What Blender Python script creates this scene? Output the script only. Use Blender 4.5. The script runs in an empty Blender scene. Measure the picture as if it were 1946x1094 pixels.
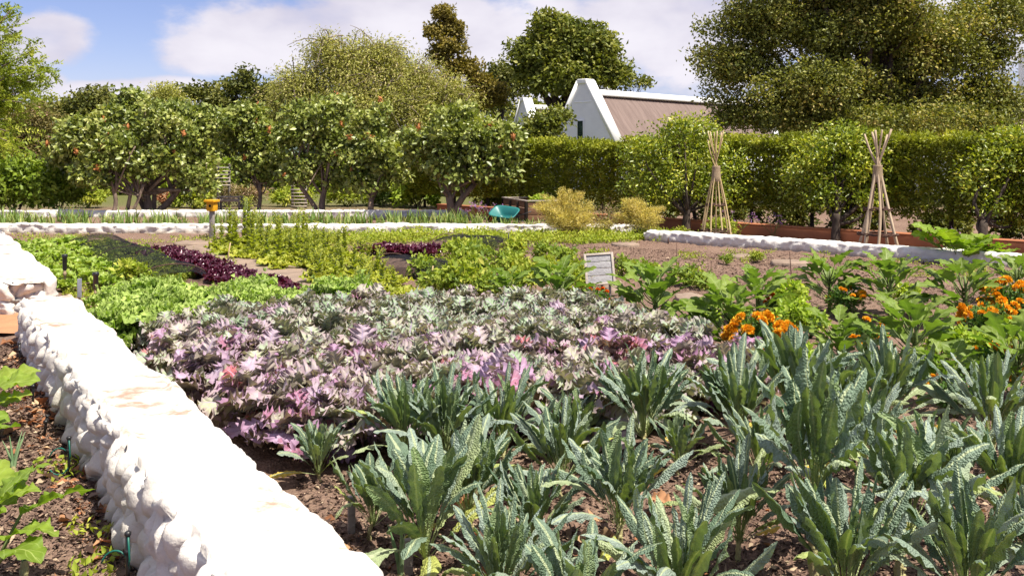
import bpy, math, random
import numpy as np
R = math.radians
# ------------------------------------------------------------------ camera
F = 1700.0; CX = 973.0; HV = 290.0; CH = 1.8           # focal length and horizon of the photo in its own pixels
scene = bpy.context.scene
cam = bpy.data.cameras.new('camera'); camo = bpy.data.objects.new('camera', cam)
scene.collection.objects.link(camo); scene.camera = camo
camo.location = (0, 0, CH); camo.rotation_euler = (R(90), 0, 0)
cam.sensor_width = 36.0; cam.lens = 36.0 * F / 1946.0
cam.shift_y = -(547.0 - HV) / 1946.0; cam.clip_end = 12000; cam.clip_start = 0.05
# ------------------------------------------------------------------ light
SUN_EL = 62.0
sd = np.array([0.79, -0.61]); sd /= np.linalg.norm(sd)
SUN = np.array([sd[0]*math.cos(R(SUN_EL)), sd[1]*math.cos(R(SUN_EL)), math.sin(R(SUN_EL))])
sl = bpy.data.lights.new('sun', 'SUN'); so = bpy.data.objects.new('sun', sl); scene.collection.objects.link(so)
sl.energy = 4.2; sl.angle = R(0.53); sl.color = (1.0, 0.935, 0.80)
from mathutils import Vector
so.rotation_euler = Vector(-SUN).to_track_quat('-Z', 'Y').to_euler(); so.location = (0, 0, 30)
scene.view_settings.view_transform = 'Standard'; scene.view_settings.look = 'None'
scene.view_settings.exposure = 1.10; scene.view_settings.gamma = 1.0
scene.cycles.max_bounces = 7; scene.cycles.diffuse_bounces = 3; scene.cycles.glossy_bounces = 2
scene.cycles.transmission_bounces = 4; scene.cycles.transparent_max_bounces = 12

def nd(nt, t, **k):
    n = nt.nodes.new(t)
    for a, v in k.items():
        if a.startswith('i_'):
            key = a[2:]; key = int(key) if key.isdigit() else key.replace('_', ' ')
            n.inputs[key].default_value = v
        else: setattr(n, a, v)
    return n
def mth(nt, op, a, b=None, c=None, clamp=False):
    n = nt.nodes.new('ShaderNodeMath'); n.operation = op; n.use_clamp = clamp
    for i, x in enumerate((a, b, c)):
        if x is None: continue
        if isinstance(x, (int, float)): n.inputs[i].default_value = x
        else: nt.links.new(x, n.inputs[i])
    return n.outputs[0]
def mixc(nt, fac, a, b, blend='MIX'):
    n = nt.nodes.new('ShaderNodeMix'); n.data_type = 'RGBA'; n.blend_type = blend
    for i, x in ((0, fac), (6, a), (7, b)):
        if isinstance(x, (int, float)): n.inputs[i].default_value = x
        elif isinstance(x, (tuple, list)): n.inputs[i].default_value = (*x[:3], 1)
        else: nt.links.new(x, n.inputs[i])
    return n.outputs[2]
def maprange(nt, v, a, b, c=0.0, d=1.0, smooth=False):
    n = nt.nodes.new('ShaderNodeMapRange'); n.interpolation_type = 'SMOOTHSTEP' if smooth else 'LINEAR'
    nt.links.new(v, n.inputs[0])
    for i, x in enumerate((a, b, c, d)): n.inputs[i+1].default_value = x
    return n.outputs[0]

world = bpy.data.worlds.new('World'); scene.world = world; world.use_nodes = True
wt = world.node_tree; wt.nodes.clear()
sky = nd(wt, 'ShaderNodeTexSky', sky_type='NISHITA', sun_disc=False)
sky.sun_elevation = R(SUN_EL); sky.sun_rotation = math.atan2(SUN[0], SUN[1])
sky.air_density = 1.0; sky.dust_density = 0.3; sky.ozone_density = 2.5
tc = nd(wt, 'ShaderNodeTexCoord'); sx = nd(wt, 'ShaderNodeSeparateXYZ'); wt.links.new(tc.outputs['Generated'], sx.inputs[0])
az = mth(wt, 'ARCTAN2', sx.outputs[0], sx.outputs[1]); el = mth(wt, 'ARCSINE', sx.outputs[2])
cmb = nd(wt, 'ShaderNodeCombineXYZ'); wt.links.new(az, cmb.inputs[0]); wt.links.new(mth(wt, 'MULTIPLY', el, 1.9), cmb.inputs[1])
n1 = nd(wt, 'ShaderNodeTexNoise', i_Scale=9.0, i_Detail=8.0, i_Roughness=0.55); wt.links.new(cmb.outputs[0], n1.inputs['Vector'])
n2 = nd(wt, 'ShaderNodeTexNoise', i_Scale=5.0, i_Detail=5.0, i_Roughness=0.5); wt.links.new(cmb.outputs[0], n2.inputs['Vector'])
def cloud_blob(u, v, ru, rv):
    a0 = math.atan((u-CX)/F); e0 = math.atan((HV-v)/F*math.cos(a0))
    dx = mth(wt, 'MULTIPLY', mth(wt, 'SUBTRACT', az, a0), F/ru); dy = mth(wt, 'MULTIPLY', mth(wt, 'SUBTRACT', el, e0), F/rv)
    d = mth(wt, 'SQRT', mth(wt, 'ADD', mth(wt, 'MULTIPLY', dx, dx), mth(wt, 'MULTIPLY', dy, dy)))
    return mth(wt, 'SUBTRACT', 1.0, d)
acc = None
for b in ((70, 85, 110, 60), (60, 150, 70, 40), (230, 172, 150, 26), (320, 168, 90, 22), (560, 70, 270, 80), (780, 40, 330, 95), (430, 95, 150, 48), (900, 110, 380, 130), (1300, 60, 420, 140),
          (1000, -260, 900, 120), (1900, 0, 500, 200), (-700, 100, 400, 120), (2900, 60, 700, 160), (250, -420, 500, 150)):
    c = cloud_blob(*b); acc = c if acc is None else mth(wt, 'MAXIMUM', acc, c)
acc = mth(wt, 'MAXIMUM', acc, -0.7); acc = mth(wt, 'MAXIMUM', acc, maprange(wt, el, R(14), R(30), -0.7, 0.28, True))   # unseen cloud cover overhead, added to lift the shadows with fill light
dens = mth(wt, 'ADD', acc, mth(wt, 'MULTIPLY', mth(wt, 'SUBTRACT', n1.outputs['Fac'], 0.5), 1.9))
cm = maprange(wt, dens, -0.02, 0.42, 0, 1, True)
cm = mth(wt, 'MULTIPLY', cm, maprange(wt, n2.outputs['Fac'], 0.26, 0.42, 0.72, 1.0, True))
shade = maprange(wt, mth(wt, 'ADD', n2.outputs['Fac'], mth(wt, 'MULTIPLY', dens, 0.16)), 0.36, 0.72, 0, 1, True)
ccol = mixc(wt, shade, (4.3, 4.1, 4.9), (5.8, 5.6, 6.1))
skyt = mixc(wt, 1.0, sky.outputs[0], (0.76, 0.68, 0.86), 'MULTIPLY')
fin = mixc(wt, cm, skyt, ccol)
bg = nd(wt, 'ShaderNodeBackground', i_Strength=0.075); wt.links.new(fin, bg.inputs[0])
wo = nd(wt, 'ShaderNodeOutputWorld'); wt.links.new(bg.outputs[0], wo.inputs[0])

# ------------------------------------------------------------------ helpers
C = scene.collection
def G(u, v, z=0.0):
    Y = (CH - z) * F / (v - HV); return np.array([(u - CX) * Y / F, Y, z])
def P(u, v, Y): return np.array([(u - CX) * Y / F, Y, CH - (v - HV) * Y / F])
def tag(o, label=None, cat=None, group=None, kind=None):
    if label: o['label'] = label
    if cat: o['category'] = cat
    if group: o['group'] = group
    if kind: o['kind'] = kind
    return o
def thing(name, label, cat, loc=(0, 0, 0), rz=0.0, group=None):
    o = bpy.data.objects.new(name, None); C.objects.link(o); o.empty_display_size = 0.1
    o.location = [float(x) for x in loc]; o.rotation_euler = (0, 0, rz)
    return tag(o, label, cat, group)
def copy_tree(o, parent=None):
    c = o.copy(); C.objects.link(c); c.parent = parent
    for ch in list(o.children): copy_tree(ch, c)
    return c
class Geo:
    def __init__(self): self.V = []; self.A = []; self.F = {3: [], 4: []}; self.n = 0
    def add(self, v, q=None, t=None, lf=None):
        v = np.asarray(v, float).reshape(-1, 3); k = len(v)
        self.V.append(v)
        if lf is None: lf = np.tile([0.5, 0.5, 0.5], (k, 1))
        lf = np.asarray(lf, float)
        if lf.ndim == 1: lf = np.tile(lf, (k, 1))
        self.A.append(lf)
        if q is not None and len(q): self.F[4].append(np.asarray(q, int) + self.n)
        if t is not None and len(t): self.F[3].append(np.asarray(t, int) + self.n)
        self.n += k; return self
    def mesh(self, name, mat, smooth=True):
        V = np.concatenate(self.V); A = np.concatenate(self.A)
        q = np.concatenate(self.F[4]) if self.F[4] else np.zeros((0, 4), int)
        t = np.concatenate(self.F[3]) if self.F[3] else np.zeros((0, 3), int)
        me = bpy.data.meshes.new(name)
        me.vertices.add(len(V)); me.vertices.foreach_set('co', V.astype(np.float32).ravel())
        nl = len(q)*4 + len(t)*3; npoly = len(q) + len(t)
        me.loops.add(nl); me.loops.foreach_set('vertex_index', np.concatenate([q.ravel(), t.ravel()]).astype(np.int32))
        me.polygons.add(npoly)
        st = np.concatenate([np.arange(len(q))*4, len(q)*4 + np.arange(len(t))*3]).astype(np.int32)
        me.polygons.foreach_set('loop_start', st)
        at = me.attributes.new('lf', 'FLOAT_VECTOR', 'POINT'); at.data.foreach_set('vector', A.astype(np.float32).ravel())
        me.update(calc_edges=True)
        if smooth: me.polygons.foreach_set('use_smooth', np.ones(npoly, bool))
        me.materials.append(mat); return me
    def build(self, name, mat, parent=None, smooth=True):
        o = bpy.data.objects.new(name, self.mesh(name, mat, smooth)); C.objects.link(o)
        if parent: o.parent = parent
        return o
def box(g, c, s, rz=0.0, bev=0.0):
    x, y, z = [k/2 for k in s]; ca, sa = math.cos(rz), math.sin(rz)
    if bev <= 0:
        v = np.array([[i*x, j*y, k*z] for i in (-1, 1) for j in (-1, 1) for k in (-1, 1)])
        q = [(0, 1, 3, 2), (4, 6, 7, 5), (0, 4, 5, 1), (2, 3, 7, 6), (0, 2, 6, 4), (1, 5, 7, 3)]
        v2 = v.copy(); v2[:, 0] = v[:, 0]*ca - v[:, 1]*sa; v2[:, 1] = v[:, 0]*sa + v[:, 1]*ca
        return g.add(v2 + np.array(c), q=q)
    import bmesh
    bm = bmesh.new(); bmesh.ops.create_cube(bm, size=1.0)
    for w in bm.verts: w.co.x *= s[0]; w.co.y *= s[1]; w.co.z *= s[2]
    bmesh.ops.bevel(bm, geom=bm.edges[:], offset=bev, segments=2, affect='EDGES', profile=0.6)
    v = np.array([w.co[:] for w in bm.verts]); q = []; t = []
    for f in bm.faces:
        ids = [w.index for w in f.verts]
        (q if len(ids) == 4 else t).append(ids)
    bm.free()
    v2 = v.copy(); v2[:, 0] = v[:, 0]*ca - v[:, 1]*sa; v2[:, 1] = v[:, 0]*sa + v[:, 1]*ca
    return g.add(v2 + np.array(c), q=q, t=[x for x in t if len(x) == 3])
def tube(g, pts, rad, n=7, cap=True, lf=None):
    pts = np.asarray(pts, float); k = len(pts); rad = np.broadcast_to(np.asarray(rad, float), (k,))
    tan = np.gradient(pts, axis=0); tan /= np.linalg.norm(tan, axis=1)[:, None] + 1e-9
    up = np.array([0, 0, 1.0]) if abs(tan[0, 2]) < 0.9 else np.array([1.0, 0, 0])
    a = np.arange(n) / n * 2*np.pi; V = []
    for i in range(k):
        b = np.cross(tan[i], up); b /= np.linalg.norm(b) + 1e-9; c = np.cross(b, tan[i]); up = c
        V.append(pts[i] + rad[i]*(np.cos(a)[:, None]*b + np.sin(a)[:, None]*c))
    V = np.concatenate(V); i = np.arange(n); q = []
    for j in range(k-1):
        q.append(np.stack([j*n+i, j*n+(i+1) % n, (j+1)*n+(i+1) % n, (j+1)*n+i], 1)[:, ::-1])
    t = []
    if cap:
        V = np.concatenate([V, pts[:1], pts[-1:]]); e = k*n
        t = [(e, (x+1) % n, x) for x in range(n)][::-1] + [(e+1, (k-1)*n+x, (k-1)*n+(x+1) % n) for x in range(n)]
        t = [tuple(reversed(x)) for x in t]
    return g.add(V, q=np.concatenate(q), t=t, lf=lf)
def curve(p0, p1, bend, n=6):
    p0 = np.array(p0, float); p1 = np.array(p1, float); t = np.linspace(0, 1, n)[:, None]
    return p0*(1-t) + p1*t + np.array(bend)*np.sin(np.pi*t)
def lathe(g, prof, c=(0, 0, 0), n=14):
    a = np.arange(n)/n*2*np.pi; V = []
    for r, z in prof: V.append(np.stack([r*np.cos(a), r*np.sin(a), np.full(n, z)], 1))
    V = np.concatenate(V) + np.array(c); i = np.arange(n); q = []
    for j in range(len(prof)-1): q.append(np.stack([j*n+i, j*n+(i+1) % n, (j+1)*n+(i+1) % n, (j+1)*n+i], 1))
    return g.add(V, q=np.concatenate(q))
def hsh(i, j, s):
    i = np.asarray(i, np.int64); j = np.asarray(j, np.int64)
    h = (i*374761393 + j*668265263 + s*1274126177) & 0x7fffffff
    h = ((h ^ (h >> 13)) * 1274126177) & 0x7fffffff
    return ((h ^ (h >> 16)) & 0xffff) / 65535.0
def vn(x, y, s=0):
    x = np.asarray(x, float); y = np.asarray(y, float)
    i = np.floor(x); j = np.floor(y); f = x-i; g = y-j; f = f*f*(3-2*f); g = g*g*(3-2*g)
    return (hsh(i, j, s)*(1-f) + hsh(i+1, j, s)*f)*(1-g) + (hsh(i, j+1, s)*(1-f) + hsh(i+1, j+1, s)*f)*g
def voro(x, y, s=0, jit=0.8):
    i = np.floor(x); j = np.floor(y); f1 = np.full(x.shape, 9.0); f2 = np.full(x.shape, 9.0); cid = np.zeros(x.shape); tx = np.zeros(x.shape)
    for a in (-1, 0, 1):
        for b in (-1, 0, 1):
            px = i+a+0.5+(hsh(i+a, j+b, s)-0.5)*jit; py = j+b+0.5+(hsh(i+a, j+b, s+7)-0.5)*jit
            d = np.hypot(px-x, py-y); near = d < f1
            f2 = np.where(near, f1, np.minimum(f2, d)); cid = np.where(near, hsh(i+a, j+b, s+3), cid); tx = np.where(near, (x-px)*(hsh(i+a, j+b, s+11)-0.5)*2 + (y-py)*(hsh(i+a, j+b, s+13)-0.65)*2, tx); f1 = np.where(near, d, f1)
    return f1, f2, cid, tx

# ------------------------------------------------------------------ materials
def newmat(name):
    m = bpy.data.materials.new(name); m.use_nodes = True; nt = m.node_tree; nt.nodes.clear()
    out = nd(nt, 'ShaderNodeOutputMaterial'); return m, nt, out
def ramp(nt, fac, stops):
    n = nt.nodes.new('ShaderNodeValToRGB'); cr = n.color_ramp
    while len(cr.elements) < len(stops): cr.elements.new(0.5)
    for e, (p, c) in zip(cr.elements, stops): e.position = p; e.color = (*c, 1)
    nt.links.new(fac, n.inputs[0]); return n.outputs[0]
def bump(nt, h, strength, dist):
    b = nd(nt, 'ShaderNodeBump', i_Strength=strength, i_Distance=dist); nt.links.new(h, b.inputs['Height']); return b.outputs[0]
def leafmat(name, stops, rough=0.5, trans=0.28, tint=(0.95, 1.0, 0.32), back=None, vein=None, veinw=0.1, nvein=0, vk=1.0, pet=0.0, petc=None, bul=0.0, bscale=70, edge=None, ospread=0.12, spec=0.22, transk=1.7, mott=0.25, mscale=14):
    """stops: colours picked by each leaf's own random value; vein: pale midrib; edge: colour of the leaf margin"""
    m, nt, out = newmat(name); L = nt.links
    at = nd(nt, 'ShaderNodeAttribute', attribute_name='lf'); sp = nd(nt, 'ShaderNodeSeparateXYZ'); L.new(at.outputs['Vector'], sp.inputs[0])
    S, T, Rn = sp.outputs
    oi = nd(nt, 'ShaderNodeObjectInfo')
    rr = mth(nt, 'ADD', Rn, mth(nt, 'MULTIPLY', mth(nt, 'SUBTRACT', oi.outputs['Random'], 0.5), ospread), clamp=True)
    col = ramp(nt, rr, stops)
    co = nd(nt, 'ShaderNodeTexCoord')
    nz = nd(nt, 'ShaderNodeTexNoise', i_Scale=mscale, i_Detail=3.0); L.new(co.outputs['Object'], nz.inputs['Vector'])
    col = mixc(nt, 1.0, col, mixc(nt, maprange(nt, nz.outputs['Fac'], 0.3, 0.7), (1-mott,)*3, (1+mott,)*3), 'MULTIPLY')
    if edge: col = mixc(nt, mth(nt, 'MULTIPLY', maprange(nt, S, edge[1], 1.0, 0, 1, True), edge[2] if len(edge) > 2 else 0.85), col, edge[0])
    if vein:
        mid = maprange(nt, S, veinw*0.5, veinw, 1, 0, True)
        if nvein:
            w = mth(nt, 'SINE', mth(nt, 'MULTIPLY', mth(nt, 'SUBTRACT', T, mth(nt, 'MULTIPLY', S, vk)), nvein*6.283))
            w = mth(nt, 'MULTIPLY', maprange(nt, w, 0.86, 1.0, 0, 0.6, True), maprange(nt, S, 0.55, 0.95, 1, 0))
            mid = mth(nt, 'MAXIMUM', mid, w)
        col = mixc(nt, mid, col, vein)
    if pet: col = mixc(nt, maprange(nt, T, pet*0.8, pet*1.15, 1, 0, True), col, petc or vein)
    if back:
        geo = nd(nt, 'ShaderNodeNewGeometry'); col = mixc(nt, geo.outputs['Backfacing'], col, mixc(nt, 0.65, col, back))
    bs = nd(nt, 'ShaderNodeBsdfPrincipled', i_Roughness=rough); L.new(col, bs.inputs['Base Color']); bs.inputs['Specular IOR Level'].default_value = spec
    if bul:
        vo = nd(nt, 'ShaderNodeTexVoronoi', feature='SMOOTH_F1', i_Scale=bscale); vo.inputs['Smoothness'].default_value = 0.35
        L.new(co.outputs['Object'], vo.inputs['Vector'])
        bb = bump(nt, mth(nt, 'SUBTRACT', 1.0, vo.outputs['Distance']), bul, 0.012); L.new(bb, bs.inputs['Normal'])
    tr = nd(nt, 'ShaderNodeBsdfTranslucent'); L.new(mixc(nt, 1.0, col, tuple(k*transk for k in tint), 'MULTIPLY'), tr.inputs[0])
    mx = nd(nt, 'ShaderNodeMixShader', i_0=trans); L.new(bs.outputs[0], mx.inputs[1]); L.new(tr.outputs[0], mx.inputs[2]); L.new(mx.outputs[0], out.inputs[0])
    return m
def simplemat(name, col, rough=0.7, col2=None, scale=8.0, bmp=0.0, bscale=None, spec=0.3, metal=0.0, stretch=None, ospread=0.0):
    m, nt, out = newmat(name); L = nt.links
    co = nd(nt, 'ShaderNodeTexCoord'); vec = co.outputs['Object']
    if stretch:
        mp = nd(nt, 'ShaderNodeMapping'); mp.inputs['Scale'].default_value = stretch; L.new(vec, mp.inputs[0]); vec = mp.outputs[0]
    nz = nd(nt, 'ShaderNodeTexNoise', i_Scale=scale, i_Detail=6.0, i_Roughness=0.6); L.new(vec, nz.inputs['Vector'])
    c2 = col2 or tuple(k*0.75 for k in col)
    c = mixc(nt, maprange(nt, nz.outputs['Fac'], 0.3, 0.7), c2, col)
    bs = nd(nt, 'ShaderNodeBsdfPrincipled', i_Roughness=rough, i_Metallic=metal); bs.inputs['Specular IOR Level'].default_value = spec
    L.new(c, bs.inputs['Base Color'])
    if bmp:
        n3 = nd(nt, 'ShaderNodeTexNoise', i_Scale=bscale or scale*4, i_Detail=5.0); L.new(vec, n3.inputs['Vector']); L.new(bump(nt, n3.outputs['Fac'], bmp, 0.02), bs.inputs['Normal'])
    L.new(bs.outputs[0], out.inputs[0]); return m

def soil_material():
    m, nt, out = newmat('soil'); L = nt.links
    co = nd(nt, 'ShaderNodeTexCoord'); v = co.outputs['Object']
    a = nd(nt, 'ShaderNodeTexNoise', i_Scale=0.6, i_Detail=4.0); L.new(v, a.inputs['Vector'])
    b = nd(nt, 'ShaderNodeTexNoise', i_Scale=34.0, i_Detail=6.0, i_Roughness=0.7); L.new(v, b.inputs['Vector'])
    d = nd(nt, 'ShaderNodeTexVoronoi', i_Scale=55.0, feature='F1'); L.new(v, d.inputs['Vector'])
    c = mixc(nt, maprange(nt, b.outputs['Fac'], 0.28, 0.72), (0.085, 0.052, 0.041), (0.26, 0.165, 0.125))
    c = mixc(nt, mth(nt, 'MULTIPLY', maprange(nt, a.outputs['Fac'], 0.42, 0.68), 0.5), c, (0.30, 0.205, 0.155))
    sc = nd(nt, 'ShaderNodeSeparateXYZ'); L.new(d.outputs['Color'], sc.inputs[0])
    c = mixc(nt, maprange(nt, sc.outputs[0], 0.82, 0.9, 0, 0.55), c, (0.30, 0.21, 0.15))
    # beyond the garden walls the ground turns to dry grass
    ss = nd(nt, 'ShaderNodeSeparateXYZ'); L.new(v, ss.inputs[0])
    far = maprange(nt, mth(nt, 'ADD', ss.outputs[1], mth(nt, 'MULTIPLY', a.outputs['Fac'], 6)), 29, 36, 0, 1, True)
    c = mixc(nt, far, c, mixc(nt, b.outputs['Fac'], (0.07, 0.09, 0.025), (0.17, 0.16, 0.06)))
    bs = nd(nt, 'ShaderNodeBsdfPrincipled', i_Roughness=0.95); bs.inputs['Specular IOR Level'].default_value = 0.15
    L.new(c, bs.inputs['Base Color'])
    h = mth(nt, 'ADD', b.outputs['Fac'], mth(nt, 'MULTIPLY', d.outputs['Distance'], 0.6)); L.new(bump(nt, h, 0.8, 0.03), bs.inputs['Normal'])
    L.new(bs.outputs[0], out.inputs[0]); return m
def whitewash(name, stain_shade=1.0):
    m, nt, out = newmat(name); L = nt.links
    co = nd(nt, 'ShaderNodeTexCoord'); v = co.outputs['Object']
    ge = nd(nt, 'ShaderNodeNewGeometry'); sn = nd(nt, 'ShaderNodeSeparateXYZ'); L.new(ge.outputs['Normal'], sn.inputs[0])
    mp = nd(nt, 'ShaderNodeMapping'); mp.inputs['Scale'].default_value = (1.3, 2.7, 1); mp.inputs['Rotation'].default_value = (0, 0, R(9)); L.new(v, mp.inputs[0])
    a = nd(nt, 'ShaderNodeTexNoise', i_Scale=1.7, i_Detail=7.0, i_Roughness=0.62); L.new(mp.outputs[0], a.inputs['Vector'])
    b = nd(nt, 'ShaderNodeTexNoise', i_Scale=26.0, i_Detail=5.0, i_Roughness=0.65); L.new(v, b.inputs['Vector'])
    d = nd(nt, 'ShaderNodeTexNoise', i_Scale=7.0, i_Detail=6.0, i_Roughness=0.7); L.new(v, d.inputs['Vector'])
    c = mixc(nt, maprange(nt, d.outputs['Fac'], 0.3, 0.6), (0.60, 0.56, 0.52), (0.76, 0.74, 0.71))
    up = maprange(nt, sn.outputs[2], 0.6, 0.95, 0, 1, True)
    s = mth(nt, 'MULTIPLY', mth(nt, 'MULTIPLY', maprange(nt, a.outputs['Fac'], 0.46, 0.62, 0, 1, True), up), maprange(nt, b.outputs['Fac'], 0.35, 0.6, 0.25, 1))
    c = mixc(nt, mth(nt, 'MULTIPLY', s, 0.6*stain_shade, clamp=True), c, (0.36, 0.19, 0.10))
    s2 = mth(nt, 'MULTIPLY', maprange(nt, a.outputs['Fac'], 0.56, 0.66, 0, 1, True), up)
    c = mixc(nt, mth(nt, 'MULTIPLY', s2, 0.6*stain_shade), c, (0.24, 0.10, 0.05))
    sz = nd(nt, 'ShaderNodeSeparateXYZ'); L.new(v, sz.inputs[0])
    low = maprange(nt, mth(nt, 'ADD', sz.outputs[2], mth(nt, 'MULTIPLY', mth(nt, 'SUBTRACT', d.outputs['Fac'], 0.5), 0.12)), 0.0, 0.07, 0.75, 0, True)
    c = mixc(nt, low, c, (0.27, 0.19, 0.12))
    grime_shade = mth(nt, 'MULTIPLY', mth(nt, 'SUBTRACT', 1.0, up), maprange(nt, d.outputs['Fac'], 0.35, 0.65, 0.25*stain_shade, 0.3+0.55*stain_shade))
    c = mixc(nt, grime_shade, c, (0.47, 0.42, 0.37))  # upright faces darkened: grime, plus their shade put into the colour
    bs = nd(nt, 'ShaderNodeBsdfPrincipled', i_Roughness=0.8); bs.inputs['Specular IOR Level'].default_value = 0.25
    L.new(c, bs.inputs['Base Color']); L.new(bump(nt, mth(nt, 'ADD', mth(nt, 'MULTIPLY', b.outputs['Fac'], 0.5), d.outputs['Fac']), 0.6, 0.02), bs.inputs['Normal'])
    L.new(bs.outputs[0], out.inputs[0]); return m
M = {}
M['soil'] = soil_material()
M['white'] = whitewash('whitewash'); M['white_far'] = whitewash('whitewash_far', 0.25)
M['render_white'] = simplemat('lime_render', (0.80, 0.80, 0.82), 0.85, (0.70, 0.70, 0.73), 1.6, 0.5, 5)
M['coping'] = simplemat('lime_coping', (0.84, 0.84, 0.84), 0.8, (0.76, 0.76, 0.76), 2, 0.2)
M['orange_wall'] = simplemat('terracotta_plaster', (0.40, 0.155, 0.07), 0.85, (0.27, 0.10, 0.05), 1.2, 0.3)
M['bark'] = simplemat('bark', (0.26, 0.185, 0.14), 0.9, (0.10, 0.075, 0.058), 9, 0.9, 22, stretch=(1, 1, 0.35))
M['bark_grey'] = simplemat('grey_bark', (0.27, 0.22, 0.17), 0.9, (0.14, 0.11, 0.085), 9, 0.5, 22)
M['bark_dark'] = simplemat('dark_bark', (0.09, 0.065, 0.05), 0.9, (0.035, 0.027, 0.022), 9, 0.7, 22, stretch=(1, 1, 0.35))
M['pole'] = simplemat('peeled_pole', (0.54, 0.43, 0.31), 0.75, (0.34, 0.25, 0.17), 6, 0.4, 30, stretch=(1, 1, 0.15))
M['bamboo'] = simplemat('bamboo_pole', (0.56, 0.43, 0.24), 0.6, (0.38, 0.27, 0.14), 5, 0.2, 20, stretch=(1, 1, 0.15))
M['twig'] = simplemat('twig', (0.12, 0.065, 0.045), 0.9, (0.06, 0.035, 0.03), 20, 0.5)
M['burlap'] = simplemat('burlap', (0.36, 0.27, 0.18), 0.95, (0.26, 0.19, 0.12), 45, 0.6, 160)
M['grey_wood'] = simplemat('weathered_wood', (0.30, 0.27, 0.25), 0.85, (0.19, 0.165, 0.15), 5, 0.5, 40, stretch=(0.25, 1, 1))
M['sign_wood'] = simplemat('sign_board_wood', (0.36, 0.35, 0.36), 0.85, (0.22, 0.21, 0.22), 60, 0.5, 90, stretch=(0.5, 1, 1))
M['pale_wood'] = simplemat('pale_frame_wood', (0.46, 0.40, 0.35), 0.85, (0.33, 0.28, 0.24), 7, 0.3, 40)
M['brown_wood'] = simplemat('brown_plank', (0.22, 0.12, 0.065), 0.8, (0.13, 0.07, 0.04), 6, 0.5, 30, stretch=(0.3, 0.3, 1.5))
M['black_plastic'] = simplemat('black_plastic', (0.012, 0.012, 0.014), 0.4, (0.02, 0.02, 0.022), 12, 0, spec=0.5)
M['green_hose'] = simplemat('green_hose', (0.01, 0.12, 0.09), 0.4, (0.01, 0.09, 0.07), 12)
M['riser'] = simplemat('sprinkler_riser', (0.34, 0.25, 0.16), 0.7, (0.22, 0.16, 0.10), 14, 0.3)
M['tin'] = simplemat('zinc_label', (0.36, 0.38, 0.44), 0.5, (0.22, 0.23, 0.28), 30, 0.2, metal=0.3)
M['teal'] = simplemat('teal_plastic', (0.015, 0.16, 0.155), 0.45, (0.012, 0.13, 0.125), 4, 0, spec=0.5)
M['tyre'] = simplemat('rubber_tyre', (0.02, 0.02, 0.02), 0.85)
M['red_paint'] = simplemat('red_paint', (0.40, 0.03, 0.02), 0.5)
M['yellow_paint'] = simplemat('yellow_paint', (0.72, 0.36, 0.012), 0.55, (0.58, 0.27, 0.01), 10, 0.1)
M['dark_hole'] = simplemat('dark_hole', (0.01, 0.007, 0.005), 0.95)
M['shutter'] = simplemat('dark_green_shutter', (0.012, 0.035, 0.022), 0.6, (0.01, 0.026, 0.016), 6)
M['slab'] = simplemat('stone_slab', (0.30, 0.22, 0.165), 0.9, (0.17, 0.125, 0.10), 3.5, 0.7, 14)
M['path'] = simplemat('orange_earth', (0.44, 0.22, 0.11), 0.95, (0.32, 0.15, 0.08), 3, 0.6, 30)
M['hill'] = simplemat('far_hill', (0.06, 0.085, 0.075), 1.0, (0.04, 0.06, 0.05), 0.02)
M['stalk'] = simplemat('kale_stalk', (0.40, 0.40, 0.19), 0.6, (0.30, 0.24, 0.12), 22, 0.6, 45)
M['green_stem'] = simplemat('green_stem', (0.14, 0.19, 0.05), 0.6, (0.09, 0.12, 0.035), 12, 0.2)
M['purple_stem'] = simplemat('purple_stem', (0.16, 0.035, 0.13), 0.5, (0.10, 0.025, 0.09), 12, 0.2)
def roof_material():
    m, nt, out = newmat('brown_corrugated_roof'); L = nt.links
    co = nd(nt, 'ShaderNodeTexCoord'); v = co.outputs['Object']
    mp = nd(nt, 'ShaderNodeMapping'); mp.inputs['Scale'].default_value = (3, 0.35, 0.35); L.new(v, mp.inputs[0])
    a = nd(nt, 'ShaderNodeTexNoise', i_Scale=1.5, i_Detail=6.0, i_Roughness=0.65); L.new(mp.outputs[0], a.inputs['Vector'])
    c = mixc(nt, maprange(nt, a.outputs['Fac'], 0.35, 0.75), (0.135, 0.092, 0.082), (0.215, 0.155, 0.138))
    bs = nd(nt, 'ShaderNodeBsdfPrincipled', i_Roughness=0.7); bs.inputs['Specular IOR Level'].default_value = 0.3; L.new(c, bs.inputs['Base Color'])
    L.new(bs.outputs[0], out.inputs[0]); return m
M['roof'] = roof_material()
def net_material():
    m, nt, out = newmat('black_shade_net'); L = nt.links
    df = nd(nt, 'ShaderNodeBsdfDiffuse', i_0=(0.02, 0.021, 0.026, 1)); tr = nd(nt, 'ShaderNodeBsdfTransparent')
    co = nd(nt, 'ShaderNodeTexCoord'); n = nd(nt, 'ShaderNodeTexNoise', i_Scale=3.0, i_Detail=3.0); L.new(co.outputs['Object'], n.inputs['Vector'])
    mx = nd(nt, 'ShaderNodeMixShader'); L.new(maprange(nt, n.outputs['Fac'], 0.3, 0.7, 0.34, 0.62), mx.inputs[0]); L.new(tr.outputs[0], mx.inputs[1]); L.new(df.outputs[0], mx.inputs[2])
    L.new(mx.outputs[0], out.inputs[0]); return m
M['net'] = net_material()
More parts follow.
